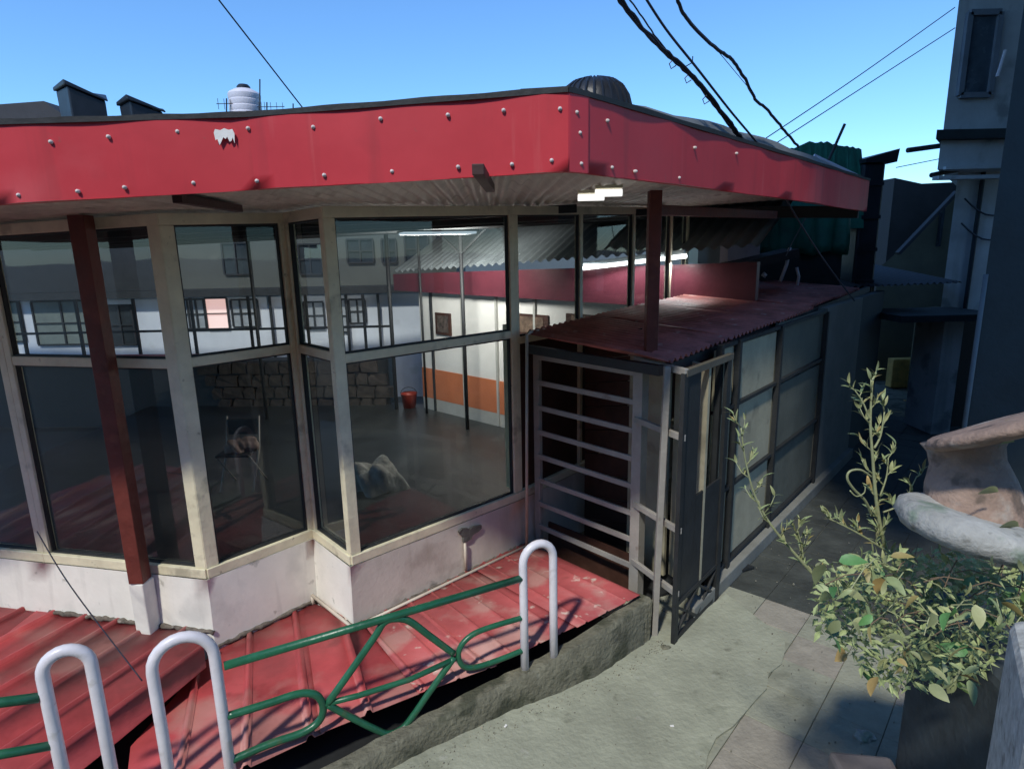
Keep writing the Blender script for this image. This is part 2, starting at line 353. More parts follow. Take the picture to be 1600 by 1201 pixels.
# right sheets, laps running parallel to the gate
gl0, gl1 = Vector((.10, 5.16)), Vector((.89, 3.99))
gd = (gl1-gl0).normalized()
edgepts = [(.89, 3.99), (.38, 3.63), (-.16, 3.24), (-.50, 3.02)]
back = [(.10, 5.12), (-.45, 4.62), (-1.12, 4.0)]
sheet('roof_sheet', [(.10, 5.12), (.89, 3.99), (.40, 3.64), (-.38, 4.72)], gd, zR, m_roof2, .19, LOWR, .03, .012)
sheet('roof_sheet', [(-.38, 4.74), (.40, 3.67), (-.15, 3.31), (-.90, 4.27)], gd, zR, m_roof2, .19, LOWR, .05, .006)
sheet('roof_sheet', [(-.88, 4.30), (-.13, 3.31), (-.58, 3.11), (-1.14, 4.02)], gd, zR, m_roof2, .19, LOWR, .0, .0)
# middle sheets
md = (-.38, .925)
sheet('roof_sheet', [(-1.20, 4.10), (-.56, 3.13), (-1.08, 2.86), (-1.72, 4.45)], md, zR, m_roof, .32, RIB, .1, -.006)
sheet('roof_sheet', [(-1.70, 4.45), (-1.06, 2.87), (-1.85, 2.35), (-2.15, 2.9), (-2.12, 3.9)], md, zR, m_roof, .32, RIB, .1, -.012)
# left sheet laid over them
LD = atz(225, 1006, .24)-atz(0, 1151, .24)
s1, s2 = atz(322, 1040, .24), atz(185, 1155, .24)
sheet('roof_sheet', [(s1.x, s1.y), (s2.x, s2.y), (s2.x-.25, s2.y-.7), (-3.6, 1.7), (-3.6, 4.6), (-2.25, 3.92)], LD, lambda x, y: .235, m_roof, .28, RIB, .0)
sheet('roof_sheet', [(-3.55, 1.7), (-6, 1.7), (-6, 4.8), (-3.55, 4.4)], LD, lambda x, y: .229, m_roof, .28, RIB, .0)
ms = MB()
for k in range(34):
    t = random.random(); c = Vector((.30, 4.45)).lerp(Vector((-.35, 3.55)), t); 
# dark slab below the sheets, carrying them
MB().prism([(-6, 1.7), (-1.75, 2.2), (-.45, 3.15), (.75, 4.1), (.1, 5.1), (-1.1, 4.05), (-1.6, 4.4), (-2.1, 3.9), (-6, 4.7)], -.5, .02).build('support_slab', m_dark, lr)

# ------------------------------------------------------------------ glazed hall
hall = thing('glazed_hall', (-1.2, 5.0, 0), 'long single storey hall with cream framed glass walls and a bright red roof fascia', 'building')
segs = [(A0, B), (B, Cc), (Cc, D), (D, E), (E, Fp), (Fp, G)]
def off(a, b, dist):   # offset towards the inside
    d = (Vector(b)-Vector(a)).normalized(); n = Vector((-d.y, d.x)); return n*dist
pin = []
chain = [Vector(p) for p in (A0, B, Cc, D, E, Fp, G)]
for k, p in enumerate(chain):
    ds = []
    if k: d = (p-chain[k-1]).normalized(); ds.append(Vector((-d.y, d.x)))
    if k < len(chain)-1: d = (chain[k+1]-p).normalized(); ds.append(Vector((-d.y, d.x)))
    n = sum(ds, Vector((0, 0))).normalized(); n = n/ max(.5, n.dot(ds[0])); pin.append(n)
for k in range(6):
    a, b = chain[k], chain[k+1]; na, nb = pin[k], pin[k+1]
    mat = m_wall if k < 4 else m_wall2
    # dwarf wall, battered a little towards its foot
    n_ = 10; mb = MB()
    for q in range(n_):
        f0, f1 = q/n_, (q+1)/n_
        for r_ in range(4):
            z0, z1 = -.05+r_*.17, -.05+(r_+1)*.17
            def PP(f, z):
                p = a.lerp(b, f); n = na.lerp(nb, f); bt = -.05+(z/.63)*.03
                return (p.x+n.x*bt, p.y+n.y*bt, z)
            mb.quad(PP(f0, z0), PP(f1, z0), PP(f1, z1), PP(f0, z1))
    i_ = a+na*.12; j_ = b+nb*.12; o1 = a-na*.02; o2 = b-nb*.02
    mb.quad((o1.x, o1.y, .63), (o2.x, o2.y, .63), (j_.x, j_.y, .63), (i_.x, i_.y, .63))
    mb.quad((i_.x, i_.y, -.05), (j_.x, j_.y, -.05), (j_.x, j_.y, .63), (i_.x, i_.y, .63))
    o = mb.build('dwarf_wall', mat, hall, smooth=2); weld(o); roughen(o, .004, 4)
# crumbling mortar fillet where the wall meets the low roof
m_mort = M('grimy_mortar', (.13, .11, .09), .95, var=.5, scale=20, stain=[((.4, .37, .33), .62, 18, .8)], bump=.6)
for k in range(1, 5):
    a, b = chain[k], chain[k+1]; na, nb = pin[k], pin[k+1]; n_ = int((b-a).length/.03); P = []; rs = []
    for q in range(n_+1):
        p = a.lerp(b, q/n_); n = na.lerp(nb, q/n_); z = .245 if k == 1 else .125 if k == 2 else .115+.065*q/n_ if k == 3 else .18+.025*q/n_
        P.append((p.x-n.x*-(-.045), p.y-n.y*(.045), z+random.uniform(-.008, .008))); rs.append(random.uniform(.010, .024))
    MB().tube(P, rs, 7).build('mortar_fillet', m_mort, hall, smooth=True)
# bays
def bay(a, b, mulls=(), lower=True, postl=.05, postr=.05, tz=TRAN, z0=.63):
    a = Vector(a); b = Vector(b); L_ = (b-a).length; d = (b-a)/L_; n = Vector((-d.y, d.x)); za, zb = zr(*a)-.012, zr(*b)-.012
    ctr = a.lerp(b, .5)
    wnd = bpy.data.objects.new('window', None); COL.objects.link(wnd); wnd.parent = hall; wnd.matrix_parent_inverse = Matrix.Translation(hall.location).inverted()
    def sub(name, mb, mat, bevel=.004):
        o = mb.build(name, mat, None, bevel=bevel); o.parent = wnd; return o
    fw, fd = .055, .07
    def pt(s, z, o=0): p = a+d*s+n*(.03+o); return Vector((p.x, p.y, z))
    sub('sill_rail', MB().bar(pt(.0, z0+.035), pt(L_, z0+.035), fd+.02, .07), m_cream)
    sub('head_rail', MB().bar(pt(.0, za-.035), pt(L_, zb-.035), fd, .07), m_cream)
    st = [0]+[m*L_ for m in mulls]+[L_]
    for k, s in enumerate(st):
        w_ = postl if k == 0 else postr if k == len(st)-1 else .045
        zz = za+(zb-za)*s/L_-.07; so_ = s+(w_/2 if k == 0 else -w_/2 if k == len(st)-1 else 0)
        sub('mullion', MB().bar(pt(so_, z0+.07), pt(so_, zz), w_, fd-.004, up=(n.x, n.y, 0)), m_cream)
    for s0, s1_ in zip(st, st[1:]):
        e0 = s0+(postl if s0 == 0 else .0225); e1 = s1_-(postr if s1_ == L_ else .0225)
        sub('transom', MB().bar(pt(e0, tz), pt(e1, tz), fd-.01, .062), m_cream)
        for lo, hi0, hi1 in ((z0+.07, tz-.031, tz-.031), (tz+.031, za+(zb-za)*e0/L_-.07, za+(zb-za)*e1/L_-.07)):
            o_ = .01
            if not lower and lo < 1:
                sub('infill_board', MB().bar(pt((e0+e1)/2, lo, o_), pt((e0+e1)/2, hi0, o_), e1-e0, .02, up=(n.x, n.y, 0)), m_board, 0); continue
            g_ = MB().quad(pt(e0, lo, o_), pt(e1, lo, o_), pt(e1, hi1, o_), pt(e0, hi0, o_)); sub('pane', g_, m_glass, 0)
            # thin dark gasket
            gk = MB()
            for (p, q) in ((pt(e0+.006, lo), pt(e0+.006, hi0)), (pt(e1-.006, lo), pt(e1-.006, hi1))): gk.bar(p, q, .012, .03, up=(n.x, n.y, 0))
            for (p, q) in ((pt(e0+.012, lo+.006), pt(e1-.012, lo+.006)), (pt(e0+.012, hi0-.006), pt(e1-.012, hi1-.006))): gk.bar(p, q, .03, .012)
            sub('gasket', gk, m_dark, 0)
    return wnd
bay(A0, B, (.5,), postl=.05, postr=.06)
bay(B, Cc, (), postl=.05, postr=.085)
bay(Cc, D, (), postl=.085, postr=.04)
bay(D, E, (), postl=.04, postr=.06)
bay(E, Fp, (), postl=.08, postr=.05, tz=2.11)
bay(Fp, G, (.30, .60, .86), postl=.05, postr=.06, tz=2.05, lower=False)
# corner cover strips where two window frames meet
for p, n in ((Cc, 3), (E, 3)):
    pass
# front eave posts in red oxide
def post(x, y, z0, z1, w_=.10, x1=None, y1=None):
    x1 = x if x1 is None else x1; y1 = y if y1 is None else y1
    MB().bar((x, y, z0), (x1, y1, z1), w_, w_, up=(0, 1, 0)).build('post', m_brown, hall, bevel=.004)
post(-2.60, 3.875, .62, zr(-2.6, 3.85))
post(1.0, 4.36, 2.06, zr(1, 4.3), .085)
MB().box((-2.60, 3.885, .40), (.115, .11, .44), -.2).build('post_base', m_wall, hall, bevel=.01)
# fascia
def above(p, x, y):
    d = ray(x, y); t = (p[0]*d.x+p[1]*d.y)/(d.x**2+d.y**2); return CAM+d*t
fb = [(-5.2, 2.35), (-2.14, 2.70), (-1.10, 2.80), (.25, 2.66), (.345, 2.735), (1.95, 4.50), (3.55, 6.30)]
fz = [2.96, 3.03, 3.08, 3.11, 3.11, 3.115, 3.10]
ftop = [3.30, 3.355, 3.385, 3.425, 3.42, 3.41, 3.40]
names = ['fascia_panel']*6
for k in range(6):
    a = Vector(fb[k]); b = Vector(fb[k+1]); mb = MB(); n_ = 14
    ln = (b-a).length; d = (b-a).normalized(); nn = Vector((d.y, -d.x))
    for q in range(n_):
        for r_ in range(5):
            def PP(i, j):
                f = i/n_; g_ = j/5; p = a.lerp(b, f); z = (fz[k]+(fz[k+1]-fz[k])*f)*(1-g_)+(ftop[k]+(ftop[k+1]-ftop[k])*f)*g_
                bow = 0 if i in (0, n_) else .003*sin((f*ln*3+k)*2.1+g_*2)+.004*sin(f*ln*11)
                zz = z+(0.003*sin(f*ln*4+k) if 0 < i < n_ and j in (0, 5) else 0)
                return (p.x+nn.x*bow, p.y+nn.y*bow, zz)
            mb.quad(PP(q, r_), PP(q+1, r_), PP(q+1, r_+1), PP(q, r_+1))
    # bottom return
    for q in range(n_):
        p = a.lerp(b, q/n_); r = a.lerp(b, (q+1)/n_); z0 = fz[k]+(fz[k+1]-fz[k])*q/n_; z1 = fz[k]+(fz[k+1]-fz[k])*(q+1)/n_
        mb.quad((p.x, p.y, z0), (r.x, r.y, z1), (r.x-nn.x*.03, r.y-nn.y*.03, z1), (p.x-nn.x*.03, p.y-nn.y*.03, z0))
    o = mb.build('fascia_panel', m_fascia, hall, smooth=2); weld(o)
    # dark rubber lip on top
    lip = MB(); n_ = 16
    for q in range(n_):
        def LP(i):
            f = i/n_; p = a.lerp(b, f); z = ftop[k]+(ftop[k+1]-ftop[k])*f; h = .020+.004*sin(i*1.3+k)+(.0 if k < 4 else 0)
            return p, z, h
        p, z0, h0 = LP(q); r, z1, h1 = LP(q+1)
        c = -.02 if k > 2 else -.025
        lip.hexa([(p.x+nn.x*.008, p.y+nn.y*.008, z0-.012), (r.x+nn.x*.008, r.y+nn.y*.008, z1-.012), (r.x-nn.x*.3, r.y-nn.y*.3, z1+.02), (p.x-nn.x*.3, p.y-nn.y*.3, z0+.02)],
                 [(p.x+nn.x*.008, p.y+nn.y*.008, z0+h0*.5), (r.x+nn.x*.008, r.y+nn.y*.008, z1+h1*.5), (r.x-nn.x*.3, r.y-nn.y*.3, z1+h1+.04), (p.x-nn.x*.3, p.y-nn.y*.3, z0+h0+.04)])
    lip.build('roof_membrane', m_dark, hall)
# bolts
def bolt_at(k, px, py):
    a, b = fb[k], fb[k+1]; p = onp(px, py, a, b); d = (Vector(b)-Vector(a)).normalized(); nn = Vector((d.y, -d.x, 0)); p = p+nn*.006
    MB().lathe([(.0, .007), (.005, .006), (.006, .002), (.0085, .001), (.0085, -.01)], p, nn, 8).build('bolt', m_bolt, hall, smooth=True)
for px, py in [(170, 214), (278, 206), (388, 201), (490, 199), (595, 186), (700, 180), (787, 173), (875, 170.5), (80, 222),
               (122, 299), (195, 293), (303, 286), (402, 283), (507, 274), (613, 268), (716, 261), (800, 257), (862, 251), (30, 305)]:
    k = 0
    for k in range(3):
        p = onp(px, py, fb[k], fb[k+1])
        if fb[k][0] <= p.x <= fb[k+1][0]: break
    bolt_at(k, px, py)
for px, py in [(900, 176), (905, 208), (907, 256)]: bolt_at(3, px, py)
for px, py in [(948, 189), (955, 262), (992, 268), (1085, 231), (1060, 278), (1150, 240)]: bolt_at(4, px, py)
# flaked white paint on the fascia
sp = MB(); c0 = onp(352, 213, fb[1], fb[2]); dd = (Vector(fb[2])-Vector(fb[1])).normalized(); nn = Vector((dd.y, -dd.x, 0)); ax = Vector((dd.x, dd.y, 0))
rp_ = random.Random(5); up_pts = [(-.036, .012), (-.03, .024), (-.012, .020), (.002, .027), (.018, .021), (.031, .024), (.037, .008)]
lo_pts = [(.034, -.028), (.029, -.006), (.024, -.018), (.017, -.022), (.010, -.004), (.003, -.012), (-.004, -.005), (-.012, -.020), (-.020, -.034), (-.026, -.012), (-.033, -.016)]
q = c0+nn*.010; P = [q+ax*x_*1.15+V(0, 0, z_*1.1) for x_, z_ in up_pts+lo_pts]
sp.hexa(P, [p+nn*.0025 for p in P])
sp.build('paint_flake', m_white_mark, hall)
# corrugated roof and soffit, one sheet row after the other
def soff(poly, lift=0):
    o = ribbed(MB(), poly, (-.03, 1), sine(.014), .085, lambda x, y: zr(x, y)+lift).build('corrugated_sheet', m_soffit, hall, smooth=True); weld(o); return o
soff([(-5.2, 2.38), (-3.1, 2.62), (-3.1, 6.6), (-5.2, 6.6)])
soff([(-3.12, 2.61), (-2.14, 2.72), (-1.1, 2.82), (-1.1, 6.6), (-3.12, 6.6)], .004)
soff([(-1.12, 2.82), (.25, 2.68), (.25, 6.6), (-1.12, 6.6)])
soff([(.23, 2.68), (.42, 2.82), (1.6, 4.15), (1.6, 6.6), (.23, 6.6)], .004)
soff([(1.58, 4.13), (3.55, 6.32), (3.4, 6.6), (1.58, 6.6)])
soff([(-7, 6.58), (3.4, 6.58), (2.3, 7.75), (-.6, 10.2), (-7, 11)], -.004)
soff([(-7, 4.5), (-5.18, 4.5), (-5.18, 6.6), (-7, 6.6)])
# dark solid deck above the corrugated sheet
dk = MB(); zz = lambda p: zr(*p)+.1
P_ = [(-12, 2.9), (-2.1, 3.0), (.2, 3.0), (3.3, 6.45), (3.5, 8.2), (2.9, 10.2), (.2, 12.2), (-7, 12.0), (-12, 12.2)]
dk.prism(P_, [zz(p) for p in P_], [zr(*p)+.22 for p in P_]); 
dk = MB(); DP = [Vector(p) for p in P_]
dk = MB().hexa([(p.x, p.y, min(zr(*p), 3.3)+.1) if p.x > -6 else (p.x, p.y, 3.02) for p in DP], [(p.x, p.y, zr(*p)+.22) if p.x > -6 else (p.x, p.y, 3.2) for p in DP]); dk.build('roof_deck', m_dark, hall)
# purlins under the soffit
def beam(p, q, w_=.06, h_=.07, mat=m_brown, name='beam'):
    MB().bar(p, q, w_, h_).build(name, mat, hall, bevel=.003)
for a, b in (((265, 306), (372, 336)), ((746, 274), (750, 308))):
    p = atz(a[0], a[1], zr(-1, 3)-.03); q = Vector((p.x+(-.08 if a[0] == 265 else 0.02), p.y+.9, 0)); p.y += .06; q.z = zr(q.x, q.y)-.02; p.z = zr(p.x, p.y)-.02
    beam(p, q, .045, .04, M('dark_oxide', (.05, .02, .018), .6))
beam((2.15, 7.55, 3.19), (3.5, 6.35, 3.10), .06, .12, m_dark)
beam((1.0, 4.4, 3.05), (2.6, 6.2, 3.08), .05, .07, m_brown)
# roof ridge tarp on the right wing
tp = MB(); n_ = 14; prevs = []
for i in range(n_+1):
    f = i/n_; p = Vector((.50, 2.95)).lerp(Vector((3.4, 6.25)), f); hgt = .10*sin(pi*min(1, f*1.05))**.6+.02+.012*sin(i*2.1)
    inn = Vector((-.7, .7)); prevs.append([(p.x, p.y, 3.415), (p.x+inn.x*.04, p.y+inn.y*.04, 3.42+hgt*.7), (p.x+inn.x*.14, p.y+inn.y*.14, 3.425+hgt), (p.x+inn.x*.6, p.y+inn.y*.6, 3.42+hgt*.8)])
for r_ in prevs: tp.v += [Vector(p) for p in r_]
for k in range(n_):
    for q in range(3): tp.f.append((k*4+q, k*4+q+1, (k+1)*4+q+1, (k+1)*4+q))
m_tarp = M('grey_tarp', (.12, .13, .14), .6, var=.3, scale=3)
tag(tp.build('roof_tarpaulin', m_tarp, None, smooth=True), 'grey tarpaulin strip rolled along the top edge of the right red fascia', 'tarpaulin')

# cream PVC pipe round the foot of the glass bay and up past the shed
pp = thing('drain_pipe', (.04, 5.0, .2), 'thin cream plastic pipe running along the foot of the glass bay and up past the gate'.replace('plastic ', ''), 'pipe')
r_ = .013
Dn, En, Fn = Vector((-1.615, 4.37)), Vector((-1.165, 3.90)), Vector((.10, 5.02))
MB().tube([(-1.6, 4.36, .10), (-1.6, 4.36, .18)], r_).build('pipe_length', m_pipe, pp, smooth=True)
MB().tube([(-1.6, 4.36, .19), (En.x, En.y, .20), ], r_).build('pipe_length', m_pipe, pp, smooth=True)
MB().tube([(En.x, En.y, .20), (Fn.x, Fn.y, .235)], r_).build('pipe_length', m_pipe, pp, smooth=True)
MB().tube([(Fn.x, Fn.y, .22), (Fn.x+.03, Fn.y-.02, 2.12)], r_).build('pipe_length', m_pipe, pp, smooth=True)
r1 = onp(1143, 466, (Fp[0]+.08, Fp[1]-.08), (G[0]+.08, G[1]-.08))
MB().tube([(Fn.x+.03, Fn.y-.02, 2.12), (Fn.x+.06, Fn.y+.02, 2.135), r1], r_).build('pipe_length', m_pipe, pp, smooth=True)
MB().tube([r1, r1+V(0.01, 0, .6)], .012).build('pipe_length', m_pipe, pp, smooth=True)
q = onp(725, 850, (-1.17, 3.96), (.04, 5.08)); MB().tube([(q.x+.01, q.y-.02, q.z+.02), (q.x+.01, q.y-.03, .23)], .011).build('pipe_length', m_pipe, pp, smooth=True)
# damp repair patch on the dwarf wall
dp = MB(); cc = onp(732, 832, (-1.17, 3.96), (.04, 5.08)); ed = Vector((.734, .679, 0)); nrm = Vector((.679, -.734, 0)); pts = []
for k in range(18):
    an = 2*pi*k/18; rr = 1+.35*sin(an*3+1)+.15*random.uniform(-1, 1); pts.append(cc+ed*cos(an)*.10*rr+V(0, 0, sin(an)*.055*rr)+nrm*.014)
dp.hexa([p-nrm*.02 for p in pts], pts); dp.build('cement_patch', m_damp, hall)
# white plaster end of the bay (narrow door jamb inside glass)
MB().box((-.02, 5.35, 1.42), (.10, .05, 1.5), .74).build('inner_jamb', m_cream, hall, bevel=.004)

# ------------------------------------------------------------------ inside the hall
fl = MB().prism([(-7, 4.9), (-3.4, 4.2), (-2.1, 3.95), (-1.58, 4.5), (-1.1, 4.1), (.05, 5.2), (2.2, 7.6), (-1.6, 11.2), (-7, 13)], -.3, 0).build('hall_floor', m_floor); tag(fl, kind='structure')
def ipost(x, y, r=.03, top=None, mat=m_dark):
    MB().tube([(x, y, 0), (x, y, top or zr(x, y))], r, 10).build('interior_post', mat, hall, smooth=True)
ipost(-.73, 9.5); ipost(-1.52, 10.55, .02); ipost(-2.12, 10.9, .035); ipost(-4.3, 10.4); ipost(-6, 10.6)
tr = MB()
for dx, dy in ((-.45, .40), (.45, -.40)):
    tr.bar((-.73, 9.5, 2.75), (-.73+dx, 9.5+dy, 3.15), .025, .025)
tr.build('brace', m_dark, hall)
beam((-7, 10.9, 3.0), (-.7, 9.55, 3.14), .05, .08, m_dark)
beam((-.7, 9.5, 3.14), (2.1, 7.6, 3.18), .05, .08, m_dark)
for yy in (5.6, 6.6, 7.8, 9.0):
    beam((-6.8, yy, zr(-6.8, yy)-.05), (min(1.6, yy-5.4+.4), yy, zr(1, yy)-.05), .05, .07, m_dark)
# ceiling light panel in the hall
lp = thing('ceiling_light', (-.95, 8.4, 3.04), 'flat bluish ceiling light panel glowing inside the hall above the white wall', 'light')
MB().box((-.95, 8.4, 3.035), (.95, .5, .03), .3).build('diffuser', EM('panel_glow', (.55, .68, .78), .6), lp)
MB().box((-.95, 8.4, 3.062), (1.0, .55, .02), .3).build('housing', m_dark, lp)
ld_ = bpy.data.lights.new('panel_lamp', 'AREA'); ld_.shape = 'RECTANGLE'; ld_.size = .9; ld_.size_y = .45; ld_.energy = 150; ld_.color = (1, .96, .9)
lo_ = bpy.data.objects.new('panel_lamp', ld_); COL.objects.link(lo_); lo_.location = (-.95, 8.4, 3.01); lo_.rotation_euler = (radians(48), 0, .3)
# two tube lights beneath the eave corner
for k, (x, y, x1, lab) in enumerate(((903, 309, 944, 'lower and left of the two short white tube lights under the eave corner'), (930, 302, 972, 'upper and right of the two short white tube lights under the eave corner'))):
    a = atz(x, y, 3.15 - 0); zt = zr(.9, 5)-.06; a = atz(x, y, zt); b = atz(x1, y-1, zt)
    t = thing('tube_light', a, lab, 'light', 'tube lights under the eave')
    MB().tube([a, b], .022, 10).build('tube', EM('tube_glow', (.9, .9, .86), 1.0), t, smooth=True)
    MB().bar(a+V(0, 0, .035), b+V(0, 0, .035), .06, .02).build('housing', m_cream, t)
# inner house: white wall with orange dado, dado band, maroon fascia, silver roof
ih = thing('inner_house', (.4, 9.0, 0), 'small white house with orange dado and maroon fascia seen through the glass of the hall', 'building')
w0, w1 = Vector((-1.62, 10.97)), Vector((2.1, 7.42)); wd = (w1-w0).normalized(); wn = Vector((-wd.y, wd.x))*1.0
if wn.y < 0: wn = -wn
def wseg(name, z0, z1, mat, o=0., t=.15, a=w0, b=w1):
    a = a-wn*o; b = b-wn*o; return MB().prism([a, b, b+wn*t, a+wn*t], z0, z1).build(name, mat, ih)
wseg('wall', 0, 2.12, m_inner); wseg('skirting', 0, .215, m_pale, .012, .01); wseg('dado', .217, .76, m_orange, .014, .012)
e0 = w0-wd*.45
MB().prism([w0+wn*.15, w0+wn*2.5, w0+wn*2.5-wd*.1, w0+wn*.15-wd*.1], 0, 2.12).build('wall', m_inner, ih)
f0, f1 = w0-wd*.5-wn*.16, w1-wn*.14+wd*.9
MB().prism([f0, f1, f1+wn*.08, f0+wn*.08], [2.13, 2.08, 2.08, 2.13], [2.42, 2.62, 2.62, 2.42]).build('fascia', m_maroon, ih)
o = ribbed(MB(), [f0, f1, f1+wn*1.6, f0+wn*1.6], wn, sine(.02), .16, lambda x, y: 2.44+.55*((Vector((x, y))-f0).dot(wn)) + .05*((Vector((x, y))-f0).dot(wd))).build('roof', m_silver, ih, smooth=True); weld(o)
for k in range(6):
    p = w0+wd*(.35+k*.8)-wn*.02; MB().box((p.x, p.y, 1.06), (.04, .04, 2.1), math.atan2(wd.y, wd.x)).build('wall_pipe', m_dark if k == 0 else m_pale, ih)
def framed(px0, px1, py0, py1, mat, lab):
    a = onp(px0, py1, w0-wn*.03, w1-wn*.03); b = onp(px1, py0, w0-wn*.03, w1-wn*.03)
    t = thing('framed_picture', ((a+b)/2), lab, 'picture', 'pictures on the inner white wall')
    p0, p1 = Vector(a[:2]), Vector(b[:2]); z0, z1 = min(a.z, b.z), max(a.z, b.z)
    MB().prism([p0, p1, p1+wn*.028, p0+wn*.028], z0, z1).build('frame', m_board, t)
    s = (p1-p0)*.14; MB().prism([p0+s-wn*.006, p1-s-wn*.006, p1-s, p0+s], z0+(z1-z0)*.12, z1-(z1-z0)*.12).build('print', mat, t)
framed(681, 703, 490, 522, M('print_dark', (.09, .07, .06), .5, var=.9, scale=14), 'small dark framed picture hanging on the white wall seen through the large pane')
framed(806, 856, 493, 521, M('print_brown', (.15, .10, .07), .6, var=.7, scale=9), 'wide brown framed board on the white wall behind the first narrow pane')
framed(884, 950, 494, 508, M('print_brown2', (.2, .13, .09), .6, var=.7, scale=9), 'low brown framed board on the white wall just above the rusty shed roof')
# tube light on the inner house eave
a, b = onp(905, 420, f0-wn*.1, f1-wn*.1), onp(1072, 400, f0-wn*.1, f1-wn*.1)
tl = thing('wall_tube_light', a, 'long bright white tube light mounted above the maroon fascia inside the glass', 'light')
MB().tube([a, b], .026, 10).build('tube', EM('tube_glow2', (.95, .97, .95), 4), tl, smooth=True)
MB().bar(a+V(0, .05, .05), b+V(0, .05, .05), .05, .05).build('housing', m_silver, tl)
l2 = bpy.data.lights.new('tube_lamp', 'AREA'); l2.shape = 'RECTANGLE'; l2.size = (b-a).length; l2.size_y = .06; l2.energy = 20; l2.color = (.92, .97, 1)
lo2 = bpy.data.objects.new('tube_lamp', l2); COL.objects.link(lo2); lo2.location = (a+b)/2-Vector((wn.x, wn.y, 0))*.08
q_ = Vector((-wn.x*.2+.0, -wn.y*.2, -1)).to_track_quat('-Z', 'X'); lo2.rotation_euler = q_.to_euler(); lo2.rotation_euler = (radians(0), 0, math.atan2(wd.y, wd.x))
# red bucket, flower pot stand
t = thing('red_bucket', (-1.75, 10.75, 0), 'red plastic bucket standing on the hall floor at the left end of the orange dado', 'bucket')
bp = atz(640, 636, 0)
t.location = bp
MB().lathe([(0, 0), (.11, 0), (.15, .26), (.16, .27), (.14, .26), (.10, .02)], bp, n=16).build('bucket_body', m_red, t, smooth=True)
MB().tube([bp+V(.15*cos(an), 0, .26+.12*sin(an)) for an in [pi*k/8 for k in range(9)]], .006, 6).build('handle', m_dark, t)
# cloth heap and bench
hp = atz(590, 762, 0)
def lump(name, c, r, mat, lab, cat, sq=.6, seed=1, am=.3):
    rnd = random.Random(seed); bm = bmesh.new(); bmesh.ops.create_icosphere(bm, subdivisions=4, radius=1)
    ph = [rnd.uniform(0, 6) for _ in range(9)]
    for v in bm.verts:
        n = v.co.normalized(); k = 1+am*(sin(3*n.x+ph[0])*cos(4*n.y+ph[1])+.5*sin(7*n.x+5*n.z+ph[2])+.35*sin(11*n.y+ph[3])*cos(9*n.x+ph[4]))
        v.co = Vector((n.x*r[0]*k, n.y*r[1]*k, max(-.02, n.z*r[2]*k+.0)))
    me = bpy.data.meshes.new(name); bm.to_mesh(me); bm.free(); me.materials.append(mat)
    for p in me.polygons: p.use_smooth = True
    o = bpy.data.objects.new(name, me); o.location = c; COL.objects.link(o); tag(o, lab, cat); return o
lump('cloth_heap', (hp.x, hp.y, .0), (.30, .22, .34), m_cloth, 'crumpled pale cloth heap on the dark hall floor behind the large pane', 'cloth', seed=3)
cp = atz(380, 760, 0)
ch = thing('folding_chair', cp, 'dim metal folding chair with a pale cloth on it standing inside the hall', 'chair')
for sx in (-.2, .2):
    MB().tube([cp+V(sx, -.18, 0), cp+V(sx, .12, .45), cp+V(sx, .22, .85)], .012, 8).build('leg', m_grey, ch, smooth=True)
    MB().tube([cp+V(sx, .25, 0), cp+V(sx, -.18, .45)], .012, 8).build('leg', m_grey, ch, smooth=True)
MB().box(cp+V(0, -.02, .46), (.4, .38, .03)).build('seat', m_dark, ch, bevel=.01)
MB().box(cp+V(0, .2, .72), (.38, .03, .2)).build('backrest', m_dark, ch, bevel=.01)
lump('seat_cloth', cp+V(.03, 0, .50), (.17, .14, .12), M('dusky_cloth', (.2, .14, .12), .9), 'dusky pink cloth dropped on the seat of the folding chair', 'cloth', seed=9)

# far side of the yard: rubble wall, house with two storeys
sw = thing('rubble_wall', (-5, 11.6, -.3), 'dark rubble stone retaining wall at the back of the hall', 'wall')
rnd = random.Random(4)
x = -12.0; hts = [.3]
MB().prism([(-12, 11.75), (-2.3, 11.3), (-2.3, 11.7), (-12, 12.1)], -.4, .86).build('wall_core', m_dark, sw)
for row in range(4):
    x = -5.6-row*.11
    while x < -2.5:
        wd_ = rnd.uniform(.22, .42); y = 11.72-(x+12)*.0464
        bz = -.1+row*.24; mb = MB(); jj = lambda: rnd.uniform(-.018, .018)
        x1 = x+wd_-.02; pts = [(x+jj(), bz+jj()), (x1+jj(), bz+jj()), (x1+jj(), bz+.22+jj()), (x+.05+jj(), bz+.23+jj()), (x+jj(), bz+.15)]
        mb.hexa([(a, y+.03, b) for a, b in pts], [(a*.94+(x+x1)/2*.06, y-.05+jj(), b*.94+(bz+.11)*.06) for a, b in pts])
        mb.build('stone', m_stone, sw); x += wd_
MB().prism([(-12, 11.6), (-5.6, 11.2), (-5.6, 11.5), (-12, 12.0)], .86, 1.0).build('coping', M('coping_pink', (.45, .13, .14), .6), sw)
ob = MB().prism([(-12, 15), (1.0, 14.0), (1.0, 17), (-12, 18)], -.5, 0.0).build('yard', m_floor); tag(ob, kind='structure')
fh = thing('far_house', (-5.5, 14.2, -.5), 'two storey house with pale blue white ground floor and beige upper floor beyond the hall', 'building')
HY = 14.0
MB().prism([(-13, HY), (-1.9, HY), (-1.9, HY+3), (-13, HY+3)], -.5, 1.92).build('ground_floor_wall', m_house, fh)
MB().prism([(-13, HY-.25), (-1.2, HY-.25), (-1.2, HY+3), (-13, HY+3)], 1.925, 2.08).build('floor_slab', m_dark, fh)
MB().prism([(-13, HY+.15), (-1.2, HY+.15), (-1.2, HY+3), (-13, HY+3)], 2.083, 4.6).build('upper_floor_wall', m_upper, fh)
